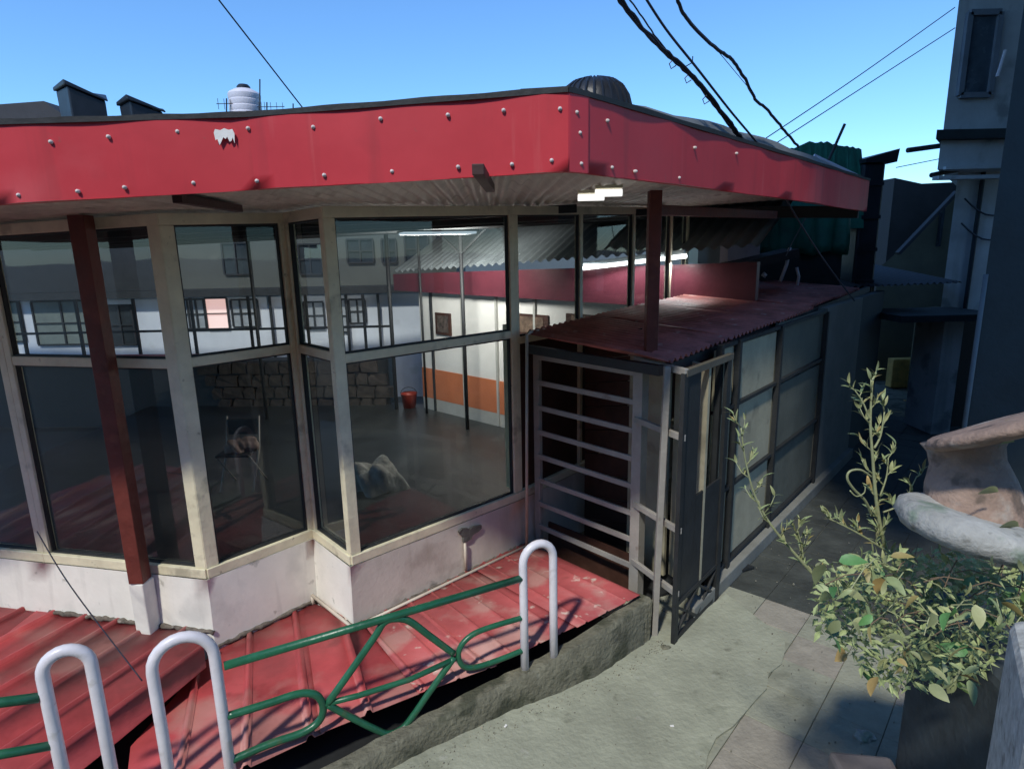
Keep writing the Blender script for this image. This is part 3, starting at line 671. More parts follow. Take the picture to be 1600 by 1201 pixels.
def fwin(x0, x1, y0, y1, mat, Y=HY, bars=2, frame=m_dark, hb=1):
    a, b = atY(x0, y1, Y), atY(x1, y0, Y)
    f = MB(); t_ = .035
    f.box(((a.x+b.x)/2, Y-.02, a.z+t_/2), (b.x-a.x, .05, t_)); f.box(((a.x+b.x)/2, Y-.02, b.z-t_/2), (b.x-a.x, .05, t_))
    for k in range(bars+1): f.box((a.x+(b.x-a.x)*k/bars, Y-.02, (a.z+b.z)/2), (t_, .044, b.z-a.z-2*t_))
    for k in range(hb): f.box(((a.x+b.x)/2, Y-.025, a.z+(b.z-a.z)*(k+1)/(hb+1)), (b.x-a.x-.04, .03, t_*.7))
    w_ = f.build('window', frame, fh)
    o = MB().box(((a.x+b.x)/2, Y-.008, (a.z+b.z)/2), (b.x-a.x-.02, .012, b.z-a.z-.02)).build('pane', mat, None); o.parent = w_
m_pinkwin = EM('lit_pink_window', (.95, .55, .5), .75)
m_paleglass = M('pale_glass', (.33, .36, .4), .3, var=.2)
fwin(286, 318, 466, 515, m_paleglass, bars=3)
fwin(326, 354, 464, 515, m_pinkwin, bars=1)
fwin(366, 402, 466, 512, m_paleglass, bars=3)
fwin(478, 505, 470, 515, m_paleglass); fwin(548, 570, 466, 506, m_paleglass)
fwin(62, 138, 468, 540, m_shut, bars=2, hb=1); fwin(174, 205, 475, 540, m_win, bars=2)
fwin(520, 540, 466, 520, m_paleglass)
fwin(8, 30, 470, 535, m_shut); 
for (x0, x1, y0, y1, mt) in ((352, 386, 378, 430, m_win), (544, 582, 372, 412, m_win), (598, 618, 372, 412, m_win), (634, 668, 366, 412, m_win), (684, 716, 362, 402, m_win), (60, 120, 380, 435, m_shut), (470, 500, 380, 430, m_win)):
    fwin(x0, x1, y0, y1, mt, Y=HY+.15, bars=2)
MB().prism([(-13, HY-.2), (atY(236, 400, HY-.2).x, HY-.2), (atY(236, 400, HY-.2).x, HY+.12), (-13, HY+.12)], 2.085, 4.5).build('darkening_screen', m_dark, fh)  # dark box added to darken the left part of the upper floor
dpipe = MB()
for px in (420, 540, 590): p = atY(px, 460, HY-.06); dpipe.bar((p.x, HY-.05, -.4), (p.x, HY-.05, 1.9), .05, .05, up=(0, 1, 0))
dpipe.build('downpipe', m_dark, fh)
# grille rail in front (dark horizontal bar seen through the panes)
gr = thing('yard_fence', (-6, 12.6, -.4), 'dark steel post and rail fence standing in front of the far house', 'fence')
for x0 in [-11+1.15*k for k in range(8)]: MB().bar((x0, 12.4, 0), (x0, 12.4, 2.0), .05, .05, up=(0, 1, 0)).build('fence_post', m_dark, gr)
for z in (1.35,): MB().bar((-11, 12.36, z), (-2.4, 12.36, z), .04, .045).build('fence_rail', m_dark, gr)
# service door leaf at far-left end of inner house
MB().prism([w0+wn*.8-wd*.9, w0+wn*.8-wd*.2, w0+wn*.85-wd*.2, w0+wn*.85-wd*.9], 0, 1.95).build('door', m_board, ih)

# ------------------------------------------------------------------ shed with rusty roof beside the lane
sh = thing('lane_shed', (1.9, 4.95, 0), 'board sided shed with a rusty red corrugated roof running along the lane', 'shed')
s0 = Vector((1.10, 3.99)); SN = Vector((-W.x, -W.y))    # inward
def spt(t, o=0.): p = s0+U*t-W*o; return p
def spanel(t0, t1, z0, z1, mat, name='board_panel', o=.03, th_=.03):
    a, b = spt(t0, o), spt(t1, o); return MB().prism([a, b, b-W*th_, a-W*th_], z0, z1).build(name, mat, sh, bevel=.003)
tx = lambda px: (Vector(onp(px, 600, spt(0), spt(5))[:2])-s0).dot(U)
t1_, t2_, t3_, t4_, t5_ = tx(1152), tx(1215), tx(1283), tx(1335), tx(1335)+1.2
for z0, z1 in ((.18, .84), (.87, 1.53), (1.56, 2.03)):
    spanel(t1_-.35, t1_-.03, z0, z1, m_shed1); spanel(t1_, t2_-.03, z0, z1, m_shed1)
for z0, z1 in ((.18, 1.50), (1.54, 2.10)): spanel(t2_+.01, t3_-.02, z0, z1, m_shed2)
spanel(t3_+.01, t4_, .0, 2.12, m_shed3, 'rendered_wall', .0, .1)
spanel(t4_+.01, t5_+.2, .0, 2.12, m_navy, 'rendered_wall', .02, .1)
for t_ in (t1_-.37, t1_-.015, t2_-.01, t3_-.005):
    p = spt(t_, .0); MB().bar((p.x, p.y, 0), (p.x, p.y, 2.08), .045, .045, up=(W.x, W.y, 0)).build('frame_post', m_dark, sh)
for z in (.16, .855, 1.545, 2.06):
    a, b = spt(t1_-.37, .012), spt(t3_, .012); MB().bar((a.x, a.y, z), (b.x, b.y, z+.02), .03, .03).build('frame_rail', m_dark, sh)
a, b = spt(.3, -.02), spt(t4_, -.02); MB().bar((a.x, a.y, .06), (b.x, b.y, .06), .09, .13).build('plinth', m_shed3, sh, bevel=.01)
# front wall behind the gate: dark boards and a cream board
g0, g1 = Vector((.22, 5.18)), Vector((.95, 4.42)); gdir = (g1-g0).normalized(); gn = Vector((gdir.y, -gdir.x))
if gn.y < 0: gn = -gn
def gp(s, o=0.): return g0+gdir*s+gn*o
GL = (g1-g0).length
for k in range(9):
    z0 = .0+k*.225; a, b = gp(.02, .62), gp(GL*.60, .62); tl_ = .12
    MB().prism([a, b, b+gn*.02, a+gn*.02], [z0, z0+tl_, z0+tl_, z0], [z0+.215, z0+.215+tl_, z0+.215+tl_, z0+.215]).build('backing_board', m_board, sh)
a, b = gp(GL*.64, .40), gp(GL*1.0, .40); MB().prism([a, b, b+gn*.03, a+gn*.03], .1, 2.0).build('board_panel', m_shed1, sh)
a, b = gp(GL*1.10, .30), gp(GL*1.42, .18); MB().prism([a, b, b+gn*.03, a+gn*.03], .2, 1.98).build('board_panel', m_shed1, sh)
MB().prism([gp(0, .03), gp(GL, .03), gp(GL*1.4, 1.2), gp(0, 1.2)], .013, .03).build('shade_floor', m_dark, sh)  # dark sheet added so the slabs inside read as shaded
MB().prism([gp(.02, .10), gp(GL-.06, .10), gp(GL-.06, .12), gp(.02, .12)], .03, .36).build('shade_board', m_board, sh)  # low dark board added for the shade behind the gate
# shed roof: corrugated sheets sloping to the lane
def zS(x, y):
    p = Vector((x, y))-Vector((.9, 4.2)); return 2.045-.06*p.dot(W)+.035*p.dot(U)
rA, rB = Vector((.13, 5.07)), Vector((.97, 4.10))
for k in range(5):
    u0, u1 = k*1.02, (k+1)*1.02+.05
    ov = .10+.02*((k*7) % 3)
    poly = [rA+U*u0, rB+W*ov+U*u0, rB+W*ov+U*u1, rA+U*u1]
    o = ribbed(MB(), poly, W if k else gdir, sine(.016), .082, lambda x, y: zS(x, y)+(.007 if k % 2 else 0)).build('roof_sheet', m_rust, sh, smooth=True); weld(o); solid(o, .003)
p, q = rA+U*.02, rB+U*.02+W*.05
MB().bar((p.x, p.y+.03, 1.985), (q.x, q.y+.03, 1.975), .05, .07).build('roof_beam', m_dark, sh)
p, q = rB+U*.02+W*.04, rB+U*6+W*.04
MB().bar((p.x, p.y, 1.98), (q.x, q.y, 2.17), .05, .07).build('roof_beam', m_dark, sh)

# ------------------------------------------------------------------ gate
gt = thing('slatted_gate', (.6, 4.8, 0), 'grey painted steel gate with eight horizontal bars closing the gap beside the glass hall', 'gate')
MB().bar((g0.x, g0.y, .15), (g0.x, g0.y, 1.98), .065, .04, up=(gn.x, gn.y, 0)).build('gate_post', m_grey, gt, bevel=.003)
MB().bar((g1.x, g1.y, .05), (g1.x, g1.y, 2.05), .085, .085, up=(gn.x, gn.y, 0)).build('gate_post', m_grey, gt, bevel=.004)
for k in range(8):
    z = 1.91-k*.221; p, q = g0+gdir*.02-gn*.025, g1-gdir*.03-gn*.025
    MB().bar((p.x, p.y, z), (q.x, q.y, z-.012), .02, .042).build('bar', m_grey, gt, bevel=.002)
n0 = Vector((1.02, 4.03))
MB().bar((n0.x-.01, n0.y, .0), (n0.x+.02, n0.y, 2.02), .042, .042, up=(0, 1, 0)).build('side_post', m_grey, gt, bevel=.003)
for z in (.40, .88, 1.55, 2.0):
    p, q = g1-gn*.03-gdir*.02, Vector((1.14, 3.92)); MB().bar((p.x, p.y, z), (q.x, q.y, z-.0), .03, .045).build('stub_bar', m_grey, gt, bevel=.003)
# black steel leaf standing open against the shed
bl = thing('black_steel_leaf', (1.2, 4.1, 0), 'black steel door leaf with a lattice foot standing beside the slatted gate', 'gate')
b0, b1 = Vector((1.13, 3.93)), Vector((1.62, 4.50)); bd = (b1-b0).normalized()
for f_ in (0, .98): p = b0.lerp(b1, f_); MB().bar((p.x, p.y, .0), (p.x, p.y, 1.99), .05 if f_ == 0 else .07, .03, up=(W.x, W.y, 0)).build('stile', m_dark, bl)
MB().bar((b0.x, b0.y, 1.99), (b1.x+.03, b1.y+.04, 1.99), .04, .045).build('top_rail', M('dull_brown_rail', (.10, .09, .07), .6), bl)
MB().prism([b0, b0.lerp(b1, .35), b0.lerp(b1, .35)-W*.015, b0-W*.015], .32, 1.96).build('sheet_panel', m_dark, bl)
MB().prism([b0.lerp(b1, .352), b0.lerp(b1, .97), b0.lerp(b1, .97)-W*.015, b0.lerp(b1, .352)-W*.015], .32, 1.05).build('sheet_panel', m_dark, bl)
for f_, g_ in ((0, .5), (.5, 0), (.5, 1), (1, .5)):
    p, q = b0.lerp(b1, f_), b0.lerp(b1, g_); MB().bar((p.x, p.y, .04), (q.x, q.y, .30), .015, .02).build('lattice_bar', m_dark, bl)
MB().bar((b0.x, b0.y, .31), (b1.x, b1.y, .31), .02, .03).build('lattice_bar', m_dark, bl)
MB().bar((b0.x, b0.y, .03), (b1.x, b1.y, .03), .02, .03).build('lattice_bar', m_dark, bl)

# ------------------------------------------------------------------ railing
rl = thing('hoop_railing', (-.8, 3.1, .1), 'railing of white steel hoops with green tube panels standing on the kerb', 'railing')
ra = Vector((.0, 3.38)); rb = Vector(atz(350, 1040, .84)[:2]); rdir = (ra-rb).normalized()
def rp(px, py): return onp(px, py, ra, rb)
def hoop(l, r, apex_z, zb, rr=.029):
    # l, r plan points of the feet
    pts = []; c = (l+r)/2; hw = (r-l).length/2; dd = (r-l).normalized(); zc = apex_z-hw*1.05
    pts.append((l.x, l.y, zb)); pts.append((l.x, l.y, zc-.3))
    for k in range(13):
        an = pi-pi*k/12; p = c+dd*cos(an)*hw; pts.append((p.x, p.y, zc+sin(an)*hw*1.05))
    pts.append((r.x, r.y, zc-.3)); pts.append((r.x, r.y, zb))
    MB().tube(pts, rr, 14).build('hoop', m_hoop, rl, smooth=True)
def P2d(v): return Vector(v[:2])
h3l, h3r = P2d(rp(818, 930)), P2d(rp(862, 920)); a3 = onp(841, 849, ra, rb).z
hoop(h3l, h3r+Vector((.01, .0)), a3, .10, .026)
h2l, h2r = P2d(rp(243, 1080)), P2d(rp(343, 1080)); a2 = rp(288, 994).z
hoop(h2l, h2r, a2, -.3, .027)
h1l, h1r = P2d(rp(75, 1095)), P2d(rp(150, 1075)); a1 = rp(100, 1016).z
hoop(h1l, h1r, a1, -.3, .027)
for p_ in (h3l, h3r+Vector((.01, 0))):
    MB().lathe([(0, .0), (.05, 0), (.05, .008), (.034, .012), (.032, .03), (.0, .03)], (p_.x, p_.y, .195), n=16).build('base_collar', m_kerb, rl, smooth=2)
def gtube(pix, r, name='green_tube'):
    pts = [rp(*p) for p in pix]; MB().tube(pts, r, 12).build(name, m_green, rl, smooth=True)
def spl(P, n=6):      # catmull-rom
    out = []; Q = [P[0]]+P+[P[-1]]
    for i in range(1, len(Q)-2):
        for k in range(n):
            t = k/n; out.append(tuple(.5*(2*Q[i][j]+(-Q[i-1][j]+Q[i+1][j])*t+(2*Q[i-1][j]-5*Q[i][j]+4*Q[i+1][j]-Q[i+2][j])*t*t+(-Q[i-1][j]+3*Q[i][j]-3*Q[i+1][j]+Q[i+2][j])*t**3) for j in range(len(P[0]))))
    return out+[tuple(P[-1])]
gtube([(350, 1040), (818, 902)], .022, 'top_rail')
gtube(spl([(356, 1118), (420, 1098), (468, 1083), (495, 1086), (505, 1105), (498, 1126), (472, 1144), (420, 1162), (360, 1188)]), .020, 'loop')
gtube(spl([(818, 964), (770, 978), (740, 990), (722, 1006), (716, 1024), (724, 1040), (742, 1042), (775, 1032), (818, 1015)]), .017, 'loop')
gtube(spl([(512, 1098), (545, 1052), (585, 995), (600, 972), (618, 966), (640, 970), (670, 992), (708, 1020)]), .020, 'diamond')
gtube(spl([(512, 1100), (545, 1118), (585, 1138), (608, 1146), (628, 1138), (645, 1118), (670, 1082), (710, 1026)]), .019, 'diamond')
gtube([(505, 1100), (560, 1086), (640, 1061), (712, 1028)], .016, 'middle_rail')
gtube([(-60, 1108), (0, 1097), (62, 1089)], .022, 'top_rail'); gtube([(-60, 1190), (0, 1178), (80, 1164)], .02, 'loop')

# ------------------------------------------------------------------ tall house on the right and the dark wall
th_ = thing('tall_house', (7.4, 9.6, 0), 'tall blue grey rendered house with a jettied upper storey at the right edge', 'building')
YR = 9.4
p0, p1 = atY(1474, 450, YR), atY(1640, 450, YR)
MB().prism([(p0.x, YR), (p1.x, YR), (p1.x+4.5, YR+5), (p0.x+4, YR+5)], -.5, 4.25).build('wall', m_bluewall, th_)
q0 = atY(1484, 120, YR-.45)
ub = atY(1484, 205, YR-.45).z
MB().prism([(q0.x, YR-.45), (p1.x, YR-.45), (p1.x+4.5, YR+5), (p0.x+3.9, YR+5)], ub, 9.99).build('upper_wall', m_bluewall, th_)
MB().prism([(atY(1463, 210, YR-.6).x, YR-.6), (p1.x, YR-.6), (p1.x+4.5, YR+5), (p0.x+3.8, YR+5)], ub-.12, ub-.003).build('cornice', m_navy, th_)
MB().prism([(atY(1470, 220, YR-.47).x, YR-.47), (p1.x, YR-.47), (p1.x+3.5, YR+4), (p0.x+3, YR+4)], ub-.5, ub-.125).build('string_course', m_bluewall, th_)
# window of the upper storey
a, b = atY(1498, 150, YR-.47), atY(1562, 20, YR-.47)
fr = MB()
for (x0, z0, x1, z1) in ((a.x, a.z, b.x, a.z), (a.x, b.z, b.x, b.z), (a.x, a.z, a.x, b.z), (b.x, a.z, b.x, b.z)):
    fr.bar((x0, YR-.48, z0), (x1, YR-.48, z1), .07, .07, up=(0, 1, 0))
wn_ = fr.build('window', M('blue_frame', (.17, .2, .24), .6), th_)
o = MB().box(((a.x+b.x)/2, YR-.462, (a.z+b.z)/2), (b.x-a.x-.06, .02, b.z-a.z-.06)).build('pane', M('dull_glass', (.08, .11, .14), .25, var=.4), None); o.parent = wn_
c = atY(1558, 120, YR-.6); MB().tube([c, c+V(.06, 0, .32)], .02).build('curtain_rod', m_tank, th_)
for y_, xx in ((233, 1418), (272, 1455)):
    a = atY(xx, y_+2, YR-.3); b = atY(1520, y_-12, YR-.1); MB().tube([a, b], .035).build('roof_pole', m_dark, th_)
# unseen slab added above the frame to keep the sun off the lane
MB().prism([(-.1, -2.6), (.8, -2.2), (3, -.9), (12, 1), (12, 8.0), (.2, 8.0)], 10.0, 14).build('sun_shade_slab', m_bluewall, th_)
# conduits and a downpipe on the tall house
for x_, z0, z1, y_, r_ in ((p0.x+.35, .2, 4.1, YR-.03, .03), (p0.x+.95, 2.0, 4.1, YR-.03, .018)):
    MB().tube([(x_, y_, z0), (x_, y_, z1)], r_).build('conduit', m_navy, th_)
for k in range(2):
    MB().tube([(p0.x+.1+.9*q/8, YR-.06, 3.4-.35*k-.25*sin(pi*q/8)) for q in range(9)], .012, 5).build('wall_cable', m_cable, th_)
MB().box((a.x/2+b.x/2, YR-.52, a.z-.06), (b.x-a.x+.16, .14, .05)).build('window_sill', m_bluewall, th_)
MB().box((a.x/2+b.x/2, YR-.50, a.z*.45+b.z*.55), (b.x-a.x-.08, .05, .04)).build('window_bar', m_bluewall, th_)
# ledge and doorway
a, b = atY(1388, 490, 8.6), atY(1545, 497, 8.6)
MB().prism([(a.x, 8.3), (b.x, 8.3), (b.x, 9.35), (a.x, 9.35)], b.z, b.z+.09).build('canopy', m_navy, th_)
a = atY(1475, 560, 8.7); MB().prism([(a.x-.02, 8.75), (a.x+.26, 8.75), (a.x+.26, 9.38), (a.x-.02, 9.38)], -.5, b.z-.033).build('pier', m_bluewall, th_)
MB().prism([(a.x+.27, 9.1), (a.x+1.5, 9.1), (a.x+1.5, 9.38), (a.x+.27, 9.38)], -.5, b.z-.033).build('doorway', m_dark, th_)
dw = thing('dark_side_wall', (5.3, 5.6, 0), 'tall dark blue wall at the right edge with a pale downpipe on its corner', 'wall')
e = atY(1537, 450, 5.6)
MB().prism([(e.x, 5.6), (e.x+3, 5.0), (e.x+4.2, 8), (e.x+2.0, 7.6)], -.5, 9.9).build('wall', m_navy, dw)
MB().tube([(e.x-.02, 5.57, -.3), (e.x-.02, 5.57, 2.5)], .02).build('downpipe', M('grey_pipe', (.14, .17, .19), .6), dw, smooth=True)
# olive house with sloping gable
og = thing('olive_house', (5.5, 12.5, 0), 'dim olive beige house with a sloping roof just left of the tall blue grey house', 'building')
P_ = [atY(1372, 420, 12.5), atY(1395, 400, 12.5), atY(1486, 305, 12.5), atY(1560, 300, 12.5)]
hx = MB().hexa([(P_[0].x, 12.5, -.5), (P_[3].x, 12.5, -.5), (P_[3].x, 12.5, P_[3].z), (P_[2].x, 12.5, P_[2].z), (P_[1].x, 12.5, P_[1].z), (P_[0].x, 12.5, P_[0].z)],
               [(P_[0].x+2.4, 15, -.5), (P_[3].x+2.4, 15, -.5), (P_[3].x+2.4, 15, P_[3].z), (P_[2].x+2.4, 15, P_[2].z), (P_[1].x+2.4, 15, P_[1].z), (P_[0].x+2.4, 15, P_[0].z)])
hx.build('wall', m_olive, og)
MB().bar(P_[1]+V(0, -.15, .05), P_[2]+V(0, -.15, .05), .12, .06).build('roof_edge', m_darkroof, og)
a, b = atY(1400, 490, 12.4), atY(1468, 482, 12.4); MB().bar(a, b, .3, .08).build('ledge', m_olive, og)
a, b = atY(1466, 385, 12.4), atY(1478, 320, 12.4); MB().box(((a.x+b.x)/2, 12.44, (a.z+b.z)/2), (b.x-a.x, .08, b.z-a.z)).build('window', m_win, og)
for px in (1436, 1462): a = atY(px, 500, 11.5); MB().bar((a.x, 11.5, -.5), (a.x, 11.5, a.z), .09, .09, up=(0, 1, 0)).build('porch_post', m_olive, og)
a, b = atY(1392, 560, 11.8), atY(1436, 603, 11.8)
tag(MB().box(((a.x+b.x)/2, 11.8, (a.z+b.z)/2), (b.x-a.x, .2, a.z-b.z)).build('ochre_sheet', m_ochre, None, bevel=.02), 'ochre sheet hanging under the porch of the olive house', 'cloth')
a = atY(1415, 655, 10.8); lump('ochre_sack', (a.x, 10.8, a.z-.12), (.32, .25, .42), m_ochre, 'ochre sack lying low at the dark end of the lane', 'sack', seed=5)
# gable roof further back, beyond the dark tanks
fr_ = thing('distant_roof_house', (7, 15, 0), 'distant dark roofed house just left of the tall house', 'building')
P_ = [atY(1398, 278, 14.5), atY(1440, 287, 14.5), atY(1490, 283, 14.5)]
MB().hexa([(P_[0].x, 14.5, 0), (P_[2].x+1, 14.5, 0), (P_[2].x+1, 14.5, P_[2].z), (P_[1].x, 14.5, P_[1].z), (P_[0].x, 14.5, P_[0].z)],
          [(P_[0].x, 18, 0), (P_[2].x+1, 18, 0), (P_[2].x+1, 18, P_[2].z), (P_[1].x, 18, P_[1].z), (P_[0].x, 18, P_[0].z)]).build('wall', m_darkroof, fr_)

# ------------------------------------------------------------------ green tarpaulin stack, black tanks behind the right wing
gy = 8.6
a, b = atY(1184, 398, gy), atY(1336, 250, gy)
ck = M('green_canvas', (.01, .10, .07), .7, var=.4, scale=2, bump=.6, bscale=5)
gs = thing('green_screen_shelter', ((a.x+b.x)/2, gy, 0), 'shelter hung with green netting beneath and behind the right end of the red fascia', 'shelter')
mb = MB(); n_ = 18
for i in range(n_):
    for j in range(5):
        def PP(i, j):
            f = i/n_; x = a.x+(b.x-a.x)*f; z = a.z+(3.3-a.z)*j/5; return (x, gy+.05*sin(i*1.7)+.02*sin(i*.9+j), z+(.03*sin(i) if j == 0 else 0))
        mb.quad(PP(i, j), PP(i+1, j), PP(i+1, j+1), PP(i, j+1))
o = mb.build('netting', m_greenT, gs, smooth=True); weld(o); solid(o, .01)
MB().box(((a.x+b.x)/2, gy+1.0, 1.55), (b.x-a.x, 1.8, 3.1)).build('frame_body', m_dark, gs)
ht = MB(); n_ = 30; rows = []
bx0 = atY(1208, 245, gy+.6).x; bx1 = atY(1345, 245, gy+.6).x
zt = [atY(px, py, gy+.6).z for px, py in ((1208, 250), (1235, 232), (1262, 223), (1290, 223), (1320, 228), (1345, 233))]
rnd = random.Random(11)
for i in range(n_+1):
    f = i/n_; k = min(4, int(f*5)); g_ = f*5-k; z = zt[k]*(1-g_)+zt[k+1]*g_+rnd.uniform(-.012, .02); x = bx0+(bx1-bx0)*f
    rows.append([(x, gy+.6-.25, 3.0), (x+rnd.uniform(-.02, .02), gy+.6-.12, 3.0+(z-3.0)*.7+rnd.uniform(-.03, .03)), (x, gy+.6, z), (x, gy+1.0, z-.02), (x, gy+1.3, 3.0)])
for r in rows: ht.v += [Vector(p) for p in r]
for k in range(n_):
    for q in range(4): ht.f.append((k*5+q, k*5+q+1, (k+1)*5+q+1, (k+1)*5+q))
ht.build('canvas_top', m_greenT, gs)
# pole leaning out and white rod
a, b = atY(1303, 226, gy+.3), atY(1320, 194, gy+.3); tag(MB().tube([atY(1295, 250, gy+.3), b], .02).build('leaning_pole', m_dark), 'short dark pole sticking up at an angle from the green canvas top', 'pole')
a, b = atY(1272, 243, 7.4), atY(1342, 276, 7.4); tag(MB().tube([a, b], .018).build('white_rod', m_tank), 'thin pale rod lying along the top of the green canvas', 'rod')
bt = thing('black_tank_stack', (5.4, 9.3, 0), 'tall black square tank rising behind the green canvas', 'tank')
a, b = atY(1336, 400, 9.0), atY(1400, 240, 9.0)
MB().prism([(a.x, 9.0), (b.x-.12, 9.0), (b.x-.1, 10.2), (a.x+.1, 10.2)], -.5, b.z-.12).build('tank_body', m_black, bt, bevel=.03)
MB().hexa([(a.x+.0, 8.95, b.z-.115), (b.x, 8.95, b.z-.115), (b.x, 10.2, b.z-.115), (a.x, 10.2, b.z-.115)],
          [(a.x+.0, 8.95, b.z-.06), (b.x+.02, 8.95, b.z+.06), (b.x, 10.2, b.z+.06), (a.x, 10.2, b.z-.06)]).build('tank_lid', m_black, bt)
for k in range(5):
    z = 1.8+k*.45; MB().box(((a.x+b.x)/2-.06, 8.985, z), (b.x-a.x-.16, .04, .05)).build('rib', m_black, bt)
# pink white wall right of the glass
wl = atY(1140, 345, 8.0), atY(1186, 412, 8.0)
pw = thing('pale_annex', (wl[0].x, 8.2, 0), 'pale pinkish annex wall between the lit glazing and the green netting', 'building')
MB().prism([(wl[0].x, 8.0), (wl[1].x, 8.0), (wl[1].x, 9.5), (wl[0].x, 9.5)], wl[1].z, 3.2).build('wall', M('pale_pink_wall', (.42, .36, .40), .8), pw)
a, b = atY(1090, 412, 8.3), atY(1141, 345, 8.3)
MB().prism([(a.x, 8.3), (b.x, 8.3), (b.x, 9.0), (a.x, 9.0)], a.z, 3.25).build('panel', m_silver, pw)
a, b = atY(1078, 480, 8.0), atY(1142, 412, 8.0)
MB().prism([(a.x-.2, 8.05), (b.x, 8.05), (b.x, 8.25), (a.x-.2, 8.25)], 0, b.z).build('maroon_panel', m_maroon, pw)
a, b = atY(1136, 418, 7.8), atY(1235, 395, 7.8)
MB().bar(a, b, .5, .10).build('canopy', m_darkroof, pw)
# pale van-like block and clutter on the shed roof end
a, b = atY(1142, 458, 9.2), atY(1225, 420, 9.2)
tag(MB().prism([(a.x, 9.2), (b.x, 9.2), (b.x+.2, 10.2), (a.x+.1, 10.2)], 0, [a.z+.35, a.z+.22, a.z+.22, a.z+.35]).build('grey_shed_block', m_shed3, None, bevel=.02), 'low grey box structure under the dark canopy beyond the shed roof', 'shed')
for k, (x0, y0, x1, y1, r, lab) in enumerate(((1219, 440, 1234, 387, .022, 'bent pale pipe leaning behind the far end of the rusty shed roof'), (1246, 446, 1245, 418, .018, 'short upright white pipe at the far end of the rusty shed roof'), (1193, 432, 1192, 428, .03, 'small pale knob like lamp beyond the rusty shed roof'))):
    a, b = atY(x0, y0, 7.6), atY(x1, y1, 7.6); tag(MB().tube([a, a.lerp(b, .5)+V(.02, 0, 0), b], r).build('pipe_stub', m_tank, None, smooth=True), lab, 'pipe')
for x0, y0, x1, y1 in ((1205, 440, 1218, 432),):
    a = atY(x0, y0, 7.7)
a, b, c = atY(1345, 440, 9.5), atY(1365, 436, 9.5), atY(1320, 442, 9.5)
for q, lab in ((a, 'small pale bag lying on the dark roof at the end of the lane, right one'), (c, 'small pale bag lying on the dark roof at the end of the lane, left one')):
    lump('pale_bag', (q.x, 9.5, q.z-.05), (.14, .1, .07), M('dull_bag', (.22, .2, .24), .8), lab, 'bag', seed=int(abs(q.x*10)))
# dark roofs closing the end of the lane
er = thing('lane_end_roofs', (5, 10.5, 0), 'dark low shed roof closing the far end of the lane', 'shed')
a, b = atY(1225, 470, 9.6), atY(1392, 440, 9.6)
MB().prism([(a.x, 9.6), (b.x-.25, 9.6), (b.x+.5, 12.2), (a.x, 12.2)], [-.5]*4, [2.25, 2.2, 2.45, 2.45]).build('body', m_navy, er)
o = ribbed(MB(), [(a.x-.2, 8.6), (b.x+.6, 8.9), (b.x+.6, 12.2), (a.x, 12.2)], (0, 1), sine(.015), .1, lambda x, y: 2.2+.09*(y-8.9)).build('roof', m_darkroof, er, smooth=True); weld(o)

# ------------------------------------------------------------------ rooftops on the left
rh = thing('left_roof_house', (-11, 17, 0), 'house with a dark hipped roof rising behind the left end of the red fascia', 'building')
a, b, c, d_ = atY(-120, 172, 17), atY(68, 158, 17), atY(128, 200, 17), atY(165, 228, 17)
MB().hexa([(a.x, 17, a.z-1.2), (a.x, 17, a.z), (b.x, 17, b.z), (c.x, 17, c.z), (d_.x, 17, d_.z-.6)], [(a.x, 20, a.z-1.2), (a.x, 20, a.z), (b.x, 20, b.z), (c.x, 20, c.z), (d_.x, 20, d_.z-.6)]).build('roof', m_darkroof, rh)
a, b = atY(-120, 196, 16.7), atY(112, 205, 16.7)
MB().hexa([(a.x, 16.7, 1), (b.x, 16.7, 1), (b.x, 16.7, b.z-.15), (b.x-.8, 16.7, b.z+.28), (b.x-2.1, 16.7, b.z+.34), (a.x, 16.7, b.z)],
          [(a.x, 16.95, 1), (b.x, 16.95, 1), (b.x, 16.95, b.z-.15), (b.x-.8, 16.95, b.z+.28), (b.x-2.1, 16.95, b.z+.34), (a.x, 16.95, b.z)]).build('wall', m_tarp, rh)
def btank(x0, x1, yt, yt2, yb, Y, lab):
    a, b, c = atY(x0, yt, Y), atY(x1, yt2, Y), atY((x0+x1)/2, yb, Y); t = thing('black_water_tank', (c.x, Y, c.z), lab, 'tank', 'black water tanks on the left roofs')
    m_ = (a.x*.45+b.x*.55); n = MB().hexa([(a.x+.05, Y, c.z-.4), (m_, Y-.5, c.z-.4), (b.x, Y, c.z-.4), (m_, Y+.8, c.z-.4)], [(a.x, Y, a.z), (m_, Y-.5, a.z), (b.x, Y, b.z), (m_, Y+.8, a.z+.05)])
    n.build('tank_body', m_black, t, bevel=.03)
    MB().hexa([(a.x-.06, Y, a.z+.005), (m_, Y-.58, a.z+.005), (b.x+.06, Y, b.z+.005), (m_, Y+.9, a.z+.055)], [(a.x-.06, Y, a.z+.09), (m_-.02, Y-.58, a.z+.12), (b.x+.06, Y, b.z+.05), (m_, Y+.9, a.z+.12)]).build('lid', m_black, t, bevel=.02)
btank(87, 165, 143, 160, 205, 15.5, 'larger black square water tank, left of the two on the roofs at the left')
btank(186, 255, 166, 177, 205, 15.2, 'smaller black square water tank, right of the two on the roofs at the left')
